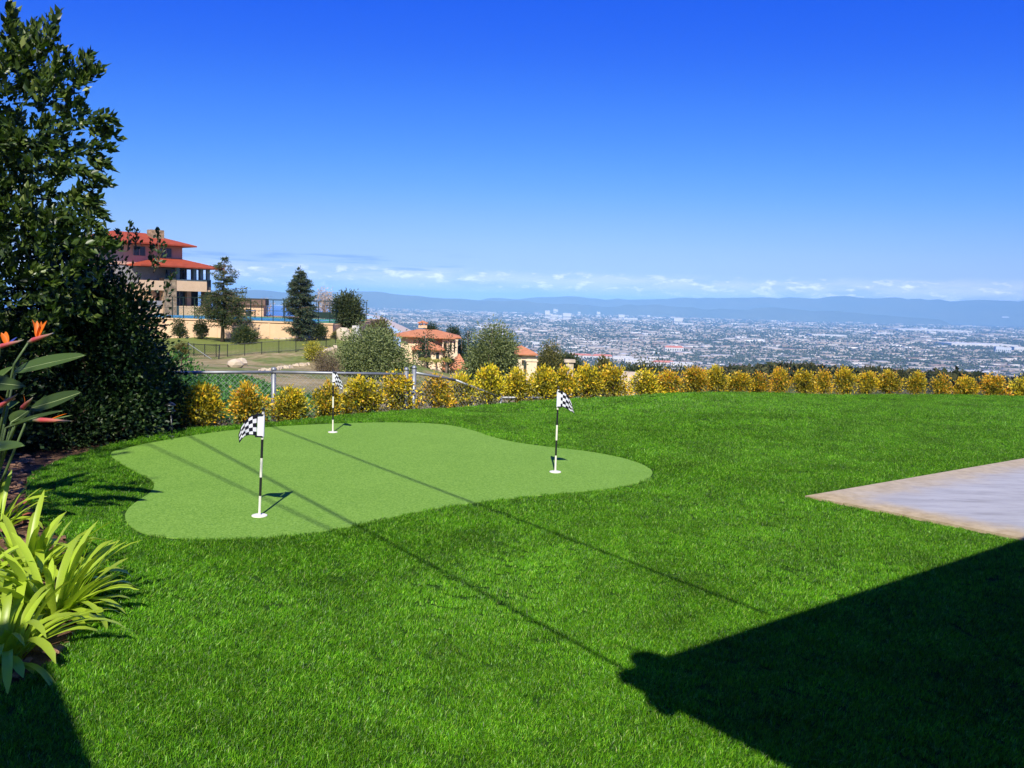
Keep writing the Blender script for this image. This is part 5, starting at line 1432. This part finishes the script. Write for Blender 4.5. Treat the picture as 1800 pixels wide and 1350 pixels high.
# lower pavilion with a steep roof and an arched gateway
MB().hip(vx(790), vx(822), -4, 2, vz(645), vz(621) - vz(645), .14, 2.4).build('roof', m_otile, villa)
MB().hip(vx(776), vx(783), -3.5, -.6, vz(648), 2.2, .14, 1.2).build('roof', m_otile, villa)
part('gate_wall', m_cream2, villa, vx(791), vx(820), -3.4, 1.6, -3, vz(646))
arch_wall('gateway', m_cut, villa, vx(796), vx(824), -4.3, -3.5, -3, vz(650.5), vx(801), vx(815), vz(663))
# right wing: open pavilion
pb_ = at(905, 667, 112); pav = thing('villa_pavilion', 'open pavilion wing with orange hip roof and tall columns right of the pepper tree', 'pavilion', (pb_.x, 112, pb_.z - 1.2), R(4))
q_ = 112 / FPX; ux = lambda px: (px - 905) * q_; uz = lambda py: (667 + (py * 0) - py) * q_ + 1.2
MB().hip(ux(890), ux(943.5), -1, 4.6, uz(623), uz(611) - uz(623) + .1, .16, 2.8).build('roof', m_otile, pav)
part('wall', m_cream2, pav, ux(893), ux(920), .3, 3.8, -3, uz(624))
for u, w_ in ((929, .34), (938, .34), (912, .28)): part('column', m_cream2, pav, ux(u) - w_, ux(u) + w_, -.5, .2, -3, uz(626))
part('column', m_cream2, pav, ux(936) - .3, ux(936) + .3, 3.2, 3.8, -3, uz(626))
arch_wall('arch', m_cream2, pav, ux(916), ux(940.5), -.45, .1, uz(632), uz(624), ux(930.5), ux(936), uz(630))
for u in (929, 938): part('capital', m_cream2, pav, ux(u) - .48, ux(u) + .48, -.6, .3, uz(634), uz(632))
# cypresses, palms, slender trees by the villa
def cypress(label, px, pyt, pyb, d, w_, seed):
    b, _, h = fit(px - 5, px + 5, pyt, pyb, d); r = np.random.default_rng(seed)
    ells = [(0, 0, h * f, w_ * s, w_ * s, h * .16) for f, s in ((.15, .38), (.32, .5), (.5, .48), (.66, .38), (.8, .25), (.91, .13))]
    return broad(label, b, ells, 60, 16, w_ * .2, .3, m_cyp, seed, 'cypress_tree', 'dark cypresses round the villa', .12, 'tree', .4)
m_cyp = leafmat('cypress_leaf', [(0, (.015, .032, .014)), (.6, (.030, .055, .022)), (1, (.06, .09, .035))], .7, .2, .12, (1.1, 1.2, .6), .1)
for k, (px, t, bt, d, w_, lab) in enumerate(((755, 568, 590, 150, 1.3, 'slim dark cypress just right of the villa cupola'), (761, 570, 590, 152, 1.6, 'fuller cypress of the two beside the villa cupola'), (793, 574, 598, 150, 1.4, 'left of two cypresses rising behind the right end of the villa roof'),
                                             (801, 573, 600, 150, 1.2, 'right of two cypresses rising behind the right end of the villa roof'), (821, 575, 640, 135, 1.8, 'cypress at the left edge of the tall pepper tree'), (810, 590, 640, 128, 1.2, 'short cypress between the villa loggia and the pepper tree'),
                                             (746, 578, 664, 108, 1.7, 'dark narrow tree in front of the villa front wall'), (787, 592, 668, 108, 1.5, 'dark narrow tree in front of the villa loggia'))):
    cypress(lab, px, t, bt, d, w_, 120 + k)
tree_box('dark spreading tree crossing the villa roofs', (728, 774, 574, 606), 112, m_cyp, 131, 45, 12, .28, low=.3)
def palm(label, px, pyt, pyb, d, seed):
    b, _, h = fit(px - 5, px + 5, pyt, pyb, d); r = random.Random(seed)
    root = thing('palm_tree', label, 'palm', b, 0, 'queen palms before the villa')
    MB().tube([(0, 0, -.3), (.08, 0, h * .5), (0, 0, h * .86)], [.17, .14, .12], 8).build('trunk', m_bark2, root, True)
    for k in range(13):
        a = 6.283 * k / 13 + r.uniform(-.2, .2); el = r.uniform(.5, 1.3); L = r.uniform(.7, 1.05); st = []; p = Vector((0, 0, h * .86)); e = el
        for i in range(8):
            st.append(p.copy()); p = p + Vector((math.cos(a) * math.cos(e), math.sin(a) * math.cos(e), math.sin(e))) * (L / 7); e -= .34
        mb = MB(); mb.tube(st, [.03, .025, .02, .02, .015, .012, .01, .006], 4)
        P, D = [], []
        for i in range(1, 8):
            for q in range(7):
                f = r.random(); c = st[i - 1] * (1 - f) + st[i] * f; sd_ = 1 if q % 2 else -1
                P.append(tuple(c)); D.append((-math.sin(a) * sd_ + .5 * math.cos(a), math.cos(a) * sd_ + .5 * math.sin(a), -.35))
        fr = link('frond', mesh_np('frond', *leaf_arrays(np.array(P), np.array(D), .32, .04, .1), m_palm), root)
        mb.build('frond_stem', m_palm, fr)
    return root
m_palm = leafmat('palm_leaf', [(0, (.16, .19, .03)), (.5, (.30, .30, .05)), (1, (.46, .40, .09))], .5, .3, .25, (1.1, 1.2, .5), .1)
palm('palm left of the villa front wall', 747, 627, 668, 104, 1); palm('palm in the middle before the villa front wall', 766, 630, 672, 103, 2); palm('palm right of the villa front wall by the steep roof', 783, 627, 670, 104, 3)
# grounds to the right of the villa
tree_box('olive-brown tree right of the villa pavilion', (942, 990, 606, 664), 135, m_olv, 141, 320, 22, .34, low=.05)
tree_box('dull green tree behind the olive-brown one', (975, 1020, 622, 668), 160, m_drk, 142, 220, 20, .45, low=.05)
tree_box('fresh green feathery bush above the shrubs left of the stone arch', (1043, 1078, 626, 668), 75, m_yel if False else m_olv, 143, 200, 20, .24, low=0, cat='bush', name='feathery_bush')
tree_box('dark scrub oak below the long red-roofed building', (1085, 1180, 650, 676), 190, m_drk, 144, 420, 20, .55, low=.05, group='scrub oaks on the hillside')
tree_box('scrub oak below the right end of the long red-roofed building', (1175, 1240, 652, 678), 210, m_drk, 145, 320, 20, .55, low=.05, group='scrub oaks on the hillside')
gp_ = at(1000, 668, 62); gate_p = thing('stone_gate_pillar', 'pale stone gate pillar showing above the shrubs right of the pavilion', 'pillar', (gp_.x, 62, gp_.z - .6))
part('shaft', m_lime, gate_p, -.28, .28, -.28, .28, -2, 1.9); part('cap', m_lime, gate_p, -.4, .4, -.4, .4, 1.905, 2.1)
ga = at(1110, 690, 30); sa = thing('stone_arch', 'pale stone arch end rising between the golden shrubs', 'arch', (ga.x, 30, ga.z), R(70))
mb = MB(); prev = None
for k in range(9):
    a0, a1 = math.pi * (k / 9), math.pi * ((k + 1) / 9)
    for (r0, r1) in ((.42, .62),):
        v = [(r_ * math.cos(a), y, .12 + r_ * math.sin(a)) for y in (-.35, .35) for r_, a in ((r0, a0), (r1, a0), (r1, a1), (r0, a1))]
        MB().add(v, [(0, 1, 2, 3), (4, 7, 6, 5), (0, 4, 5, 1), (1, 5, 6, 2), (2, 6, 7, 3), (3, 7, 4, 0)]).build('stone', m_lime, sa)
for x in (-.62, .42): part('jamb', m_lime, sa, x, x + .2, -.35, .35, -1.2, .119)
# ------------------------------------------------------------------ wooded slope below the garden
r9 = np.random.default_rng(9)
m_wood_far = leafmat('woodland_leaf', [(0, (.022, .034, .014)), (.45, (.042, .056, .020)), (.8, (.085, .085, .032)), (1, (.14, .12, .05))], .8, .1, .1, (1, 1, .7), .0)
PX_ = r9.uniform(870, 1900, 1500); DD = 240 + 1000 * r9.random(1500) ** 1.1
PX_ = np.concatenate([PX_, r9.uniform(560, 900, 260)]); DD = np.concatenate([DD, 420 + 900 * r9.random(260)])
keep = vnoise(PX_ * .02, DD * .004, 1.6, 8) > -.45
PX_, DD = PX_[keep], DD[keep]
X_ = np.array([ray(p, 650).x / ray(p, 650).y for p in PX_]) * DD; Zt = tz(X_, DD)
RMn = np.array(RM)
def to_px(x, y, z):
    q = np.stack([x, y, z - CAMZ], -1) @ RMn
    return 900 + FPX * q[..., 0] / -q[..., 2], 675 - FPX * q[..., 1] / -q[..., 2]
# the wood's skyline dips where the long apartment rows show over it
SKX, SKY = [560, 870, 980, 1050, 1110, 1150, 1205, 1240, 1300, 1400, 1500, 1600, 1700, 1800, 1900], [640, 636, 640, 648, 655, 658, 664, 655, 645, 641, 646, 650, 655, 661, 664]
P, D, Ls = [], [], []
near_trees = []
for x, y, z, d in zip(X_, DD, Zt, DD):
    R_ = r9.uniform(3.0, 5.6) * (1 + d / 2500); h = R_ * r9.uniform(1.2, 1.8)
    tp = to_px(x, y, z + h * 1.1); over = np.interp(tp[0], SKX, SKY) + r9.uniform(-5, 5) - tp[1]
    if over > 0:
        cut = over * d / FPX / 1.1
        if cut > h * .6: continue
        h -= cut; R_ *= .8
    if d < 420 and len(near_trees) < 70: near_trees.append((x, y, z, R_, h)); continue
    m = 44; u = unit(r9.normal(size=(m, 3))); u[:, 2] = np.abs(u[:, 2]) * 1.2 - .35
    P.append(np.array([x, y, z + h * .55]) + u * np.array([R_, R_, h * .55]) * (.75 + .3 * r9.random((m, 1)))); D.append(u + r9.normal(size=(m, 3)) * .6); Ls.append(np.full(m, R_ * .48))
P, D, Ls = np.concatenate(P), np.concatenate(D), np.concatenate(Ls)
V, F = leaf_arrays(P - D * Ls[:, None] * .3, D, Ls * r9.uniform(.7, 1.3, len(Ls)), Ls * .8, .15, r9)
tag(link('hillside_wood', mesh_np('hillside_wood', V, F, m_wood_far)), kind='stuff')
def slope_tree_mesh(seed):
    r = np.random.default_rng(seed)
    P, D, cen = crown_points([(0, 0, .62, .7, .65, .36), (.35, .1, .5, .5, .45, .3), (-.35, -.1, .55, .5, .5, .32), (.05, 0, .85, .4, .4, .22)], 130, 18, .10, .4, r)
    return mesh_np('crown', *leaf_arrays(P, D, r.uniform(.07, .13, len(P)), .06, .15, r), m_wood_far)
stm_ = [slope_tree_mesh(200 + k) for k in range(5)]
trk_ = MB().tube([(0, 0, -.2), (.03, 0, .3), (0, 0, .7)], [.07, .05, .02], 6).mesh('trunk', m_bark2, True)
for k, (x, y, z, R_, h) in enumerate(near_trees):
    t = thing('slope_tree', 'small scrubby dark tree on the wooded slope below the hedge', 'tree', (x, y, z), r9.random() * 6.28, 'scrubby trees on the wooded slope')
    for nm, mm in (('crown', stm_[k % 5]), ('trunk', trk_)):
        o = link(nm, mm, t); o.scale = (R_, R_, h)

# ------------------------------------------------------------------ the city on the plain
def per_island(name, stops, rough=.8, roof=None):
    m, nt, out = new_mat(name); g = N(nt, 'ShaderNodeNewGeometry')
    col = ramp(nt, g.outputs['Random Per Island'], stops, 'CONSTANT')
    if roof:
        sn = N(nt, 'ShaderNodeSeparateXYZ'); nt.links.new(g.outputs['True Normal'], sn.inputs[0])
        rf_ = ramp(nt, fmath(nt, 'FRACT', fmath(nt, 'MULTIPLY', g.outputs['Random Per Island'], 17.0)), roof, 'CONSTANT')
        col = mixc(nt, fmath(nt, 'GREATER_THAN', sn.outputs['Z'], .5), col, rf_)
    principled(nt, out, col, rough, .2); return m
m_cityw = per_island('city_wall', [(0, (.36, .32, .27)), (.3, (.52, .49, .44)), (.40, (.28, .24, .20)), (.62, (.70, .68, .65)), (.70, (.33, .27, .21)), (.88, (.24, .18, .14))], .8,
                     [(0, (.17, .155, .145)), (.28, (.28, .25, .23)), (.5, (.12, .10, .095)), (.70, (.42, .39, .37)), (.80, (.28, .14, .09)), (.92, (.66, .64, .62))])
m_cityt = per_island('city_tree', [(0, (.022, .036, .016)), (.4, (.035, .052, .022)), (.75, (.055, .068, .03))], .9)
def boxes(name, X, Y, Z, W_, D_, H, ang, mat, roof_h=None):
    n = len(X); ca, sa = np.cos(ang), np.sin(ang)
    V = np.empty((n, 8, 3))
    for k, (sx, sy) in enumerate(((-.5, -.5), (.5, -.5), (.5, .5), (-.5, .5))):
        dx, dy = sx * W_, sy * D_; x, y = X + dx * ca - dy * sa, Y + dx * sa + dy * ca
        V[:, k] = np.stack([x, y, Z - 1.0], 1); V[:, k + 4] = np.stack([x, y, Z + H], 1)
    b = np.arange(n)[:, None] * 8
    F = np.concatenate([b + q for q in ([[4, 5, 6, 7]], [[0, 1, 5, 4]], [[1, 2, 6, 5]], [[2, 3, 7, 6]], [[3, 0, 4, 7]])], 0)
    return mesh_np(name, V.reshape(-1, 3), F, mat)
def scatter(n, r0, r1, tx0=-.50, tx1=.66, p=1.0):
    """even over the picture: bearings uniform, distances uniform in 1/r"""
    q = 1 / r1 + (1 / r0 - 1 / r1) * r9.random(n) ** p; y = 1 / q; t = r9.uniform(tx0, tx1, n); x = t * y
    sea = x < np.interp(y, SHORE_Y, SHORE_X) + 150
    return x[~sea], y[~sea]
def ground_z(x, y): return tz(x, y)
x, y = scatter(44000, 3950, 25000)
dens = vnoise(x, y * .6, .0022, 61) + .6 * vnoise(x, y, .006, 62)
k = dens > -.55 + .25 * r9.random(len(x)); x, y = x[k], y[k]
r_ = np.hypot(x, y); n = len(x)
big = r9.random(n) < np.interp(r_, [2500, 6000, 9000, 20000], [.01, .02, .05, .10]) * (1 + 1.8 * np.clip(vnoise(x, y, .0009, 63), 0, 1))
w = np.where(big, r9.uniform(30, 90, n), r9.uniform(9, 17, n)) * (1 + r_ / 16000); d = np.where(big, r9.uniform(30, 60, n), r9.uniform(8, 14, n)) * (1 + r_ / 16000)
h = np.where(big, r9.uniform(7, 14, n), r9.uniform(3.5, 7.5, n)) * (1 + r_ / 30000)
ang = np.where(r9.random(n) < .7, .12, r9.random(n) * 3.14) + (np.floor(x / 900) * .37 % .5)
z = ground_z(x, y)
order = np.argsort(r_); first, rest = order[:300], order[300:]
tag(link('city_buildings', boxes('city_buildings', x[rest], y[rest], z[rest], w[rest], d[rest], h[rest], ang[rest], m_cityw)), kind='stuff')
# the nearest three hundred houses stand as houses of their own
wall_cols = [surf('pale_house_wall', (.74, .70, .63), None, .2), surf('white_house_wall', (.80, .79, .77), None, .2), surf('tan_house_wall', (.60, .50, .39), None, .2)]
roof_cols = [surf('grey_shingle', (.28, .26, .25), None, .2), surf('clay_roof', (.46, .20, .12), None, .2), surf('tan_shingle', (.44, .38, .32), None, .2), surf('pale_roof', (.62, .60, .58), None, .2)]
def house_meshes(i):
    a = MB().bx(-.5, .5, -.5, .5, -.6, .62).mesh('wall', wall_cols[i % 3])
    b = MB().hip(-.56, .56, -.56, .56, .625, .36, .03, .34).mesh('roof', roof_cols[i % 4]); return a, b
HM = [house_meshes(i) for i in range(8)]
proto = {}
for i in range(8):
    t = thing('city_house', 'small pale house among the nearest streets of the plain, just above the hedge', 'house', (0, 0, 0), 0, 'nearest small houses on the plain')
    link('wall', HM[i][0], t); link('roof', HM[i][1], t); proto[i] = t
for j, q in enumerate(first):
    t = proto[j % 8] if j < 8 else copy_tree(proto[j % 8])
    t.location = (x[q], y[q], z[q]); t.rotation_euler = (0, 0, ang[q]); t.scale = (w[q], d[q], h[q])
# street trees
x, y = scatter(82000, 2600, 22000)
dn = -vnoise(x, y * .6, .0022, 61) + .5 * vnoise(x, y, .0035, 65)
k = dn > -.7 + .6 * r9.random(len(x)); x, y = x[k], y[k]
ax_, ay_ = [], []                                             # tree-lined avenues
for q in range(90):
    x0, y0 = scatter(1, 3900, 15000)
    if not len(x0): continue
    a = .12 + (math.pi / 2 if q % 3 == 0 else 0) + r9.uniform(-.15, .15); L = r9.uniform(500, 2200); t = np.arange(0, L, 9.0) - L / 2
    ax_.append(x0[0] + t * math.cos(a) + r9.normal(size=len(t)) * 3); ay_.append(y0[0] + t * math.sin(a) + r9.normal(size=len(t)) * 3)
ax_, ay_ = np.concatenate(ax_), np.concatenate(ay_); ok = (ax_ > np.interp(ay_, SHORE_Y, SHORE_X) + 200) & (np.hypot(ax_, ay_) > 3600)
x, y = np.concatenate([x, ax_[ok]]), np.concatenate([y, ay_[ok]]); n = len(x); r_ = np.hypot(x, y)
R_ = r9.uniform(3.0, 7.0, n) * (1 + r_ / 10000); h = R_ * r9.uniform(1.1, 2.0, n); z = ground_z(x, y)
u = np.array([(0, 0, 1), (1, 0, .45), (.3, .95, .5), (-.8, .6, .42), (-.8, -.6, .5), (.3, -.95, .45), (0, 0, -.1)])
V = np.stack([x, y, z], 1)[:, None] + u[None] * np.stack([R_, R_, h], 1)[:, None] * r9.uniform(.75, 1.2, (n, 7, 1))
b = np.arange(n)[:, None] * 7
F = np.concatenate([b + np.array([[0, i, i % 5 + 1]]) for i in range(1, 6)] + [b + np.array([[6, i % 5 + 1, i]]) for i in range(1, 6)], 0)
tag(link('city_trees', mesh_np('city_trees', V.reshape(-1, 3), F, m_cityt)), kind='stuff')
# long red-roofed blocks and other landmarks one can tell apart
m_wht = surf('white_block', (.62, .60, .56), (.54, .52, .48), .05)
m_red = surf('terracotta_roofing', (.52, .17, .10), (.40, .13, .08), .05)
m_grw = surf('grey_tower', (.52, .55, .60), (.46, .49, .54), .05)
def plain_at(px, py, zz=PLAIN):
    v = ray(px, py); t = (zz - CAMZ) / v.z; return Vector((v.x * t, v.y * t, zz))
def block(name, label, cat, px0, px1, pyb, pyt, mat, roof=None, dep=.6, group=None, d=None):
    a, b = (plain_at(px0, pyb), plain_at(px1, pyb)) if d is None else (at(px0, pyb, d), at(px1, pyb, d))
    c = (a + b) / 2; w_ = (b.x - a.x); k = c.y / FPX; h = max((pyb - pyt) * k, 4)
    zz = c.z
    root = thing(name, label, cat, (c.x, c.y, zz), 0, group)
    part('wall', mat, root, -w_ / 2, w_ / 2, 0, max(w_ * dep, 12), -8, h * (.72 if roof else 1))
    if roof: MB().hip(-w_ / 2 - 1, w_ / 2 + 1, -1, max(w_ * dep, 12) + 1, h * .72 + .01, h * .28, .4, max(w_ * dep, 12) * .45).build('roof', roof, root)
    else: part('parapet_band', m_grw, root, -w_ / 2 - .6, w_ / 2 + .6, -.6, -.02, h * .86, h * .93)
    n = int(min(14, max(3, w_ / 14)))
    for i in range(n):
        xx = -w_ / 2 + w_ * (i + .5) / n; part('window', m_glass, root, xx - w_ / n * .25, xx + w_ / n * .25, -.12, -.03, h * .25, h * .5)
    return root
RG = 'long pale apartment rows under red roofs'
for (p0, p1, yb, yt, lab) in ((1005, 1040, 632, 622, 'red-roofed apartment row at the left end of the long pale complex'), (1042, 1076, 634, 623, 'red-roofed apartment row second from the left end of the complex'), (1078, 1110, 637, 626, 'whitish apartment row in the middle of the complex'),
                              (1100, 1150, 643, 631, 'long pale apartment row in the lower front of the complex'), (1148, 1185, 645, 634, 'pale apartment row with faded red roof right of the middle'), (1180, 1216, 647, 637, 'pale apartment row at the right end of the complex'), (1170, 1200, 619, 608, 'small block with bright red roof standing above the complex'),
                              (1335, 1362, 652, 643, 'red-roofed block just above the shrubs right of centre')):
    block('apartment_row', lab, 'apartment block', p0, p1, yb, yt, m_wht, m_red if ('red' in lab) else None, .25, RG)
WG = 'white office blocks across the plain'
for (p0, p1, yb, yt, lab) in ((958, 966, 560, 546, 'tallest white office block on the plain, left of centre'), (968, 980, 560, 553, 'low wide white block right of the tallest white office block'), (982, 988, 561, 554, 'dark-sided office block in the white cluster left of centre'), (990, 1003, 561, 551, 'broad pale office block closing the white cluster left of centre'),
                              (1088, 1097, 562, 553, 'pale tower block above the middle of the city'), (1098, 1118, 564, 559, 'long low white block right of the pale tower block'), (1186, 1198, 570, 559, 'white square block right of the city middle'), (1197, 1216, 572, 568, 'long white shed right of the white square block'),
                              (1752, 1762, 620, 609, 'white block near the right edge, left of a dark one'), (1763, 1775, 620, 611, 'dark block near the right edge of the city'), (1786, 1802, 619, 610, 'white block cut by the right edge of the photo'),
                              (1435, 1480, 592, 588.5, 'long white warehouse across the right of the plain'), (1605, 1680, 583.5, 580, 'very long white warehouse far out on the right'), (1545, 1565, 589, 585.5, 'tan warehouse left of the very long white one'), (1690, 1770, 610, 605, 'row of low white sheds near the right edge'),
                              (936, 948, 609, 601, 'cream apartment house above the pavilion roof')):
    block('office_block', lab, 'office block', p0, p1, yb, yt, m_grw if 'dark' in lab else m_wht, None, .5, WG)
DG = 'far downtown towers at the right'
for k, (px, wd_, yb, yt) in enumerate(((1732, 4, 570, 560), (1737, 3, 570, 562), (1745, 4, 571, 563), (1748, 3, 571, 565), (1757, 3, 571, 567), (1766, 4.5, 572, 556.5), (1769, 3, 572, 561), (1777, 3, 572, 567), (1780, 4, 572, 562), (1741, 3, 571, 566))):
    lab = {0: 'leftmost tower of the far downtown cluster', 5: 'tallest tower of the far downtown cluster'}.get(k, 'small faint tower in the far downtown cluster')
    block('downtown_tower', lab, 'tower', px - wd_ / 2, px + wd_ / 2, yb, yt, m_grw, None, .8, DG)
for k, (px, wd_, yb, yt) in enumerate(((868, 4, 547, 541), (875, 3, 547, 542), (890, 3, 548, 543), (856, 3, 546, 541), (901, 3, 548, 543), (924, 5, 549, 543), (948, 4, 549, 538), (975, 4, 551, 543), (979, 3, 551, 544), (820, 5, 545, 541), (790, 6, 544, 541), (729, 4, 541, 533), (690, 3, 540, 536), (678, 3, 540, 537), (1052, 5, 556, 548), (1018, 4, 553, 548), (1140, 4, 560, 554))):
    lab = {6: 'thin pale tower standing tallest before the coastal hills', 11: 'pale tower near the beach before the coastal hills'}.get(k, 'tiny pale block in the far town below the coastal hills')
    block('far_block', lab, 'tower block', px - wd_ / 2, px + wd_ / 2, yb, yt, m_wht, None, .8, 'far pale blocks below the coastal hills')
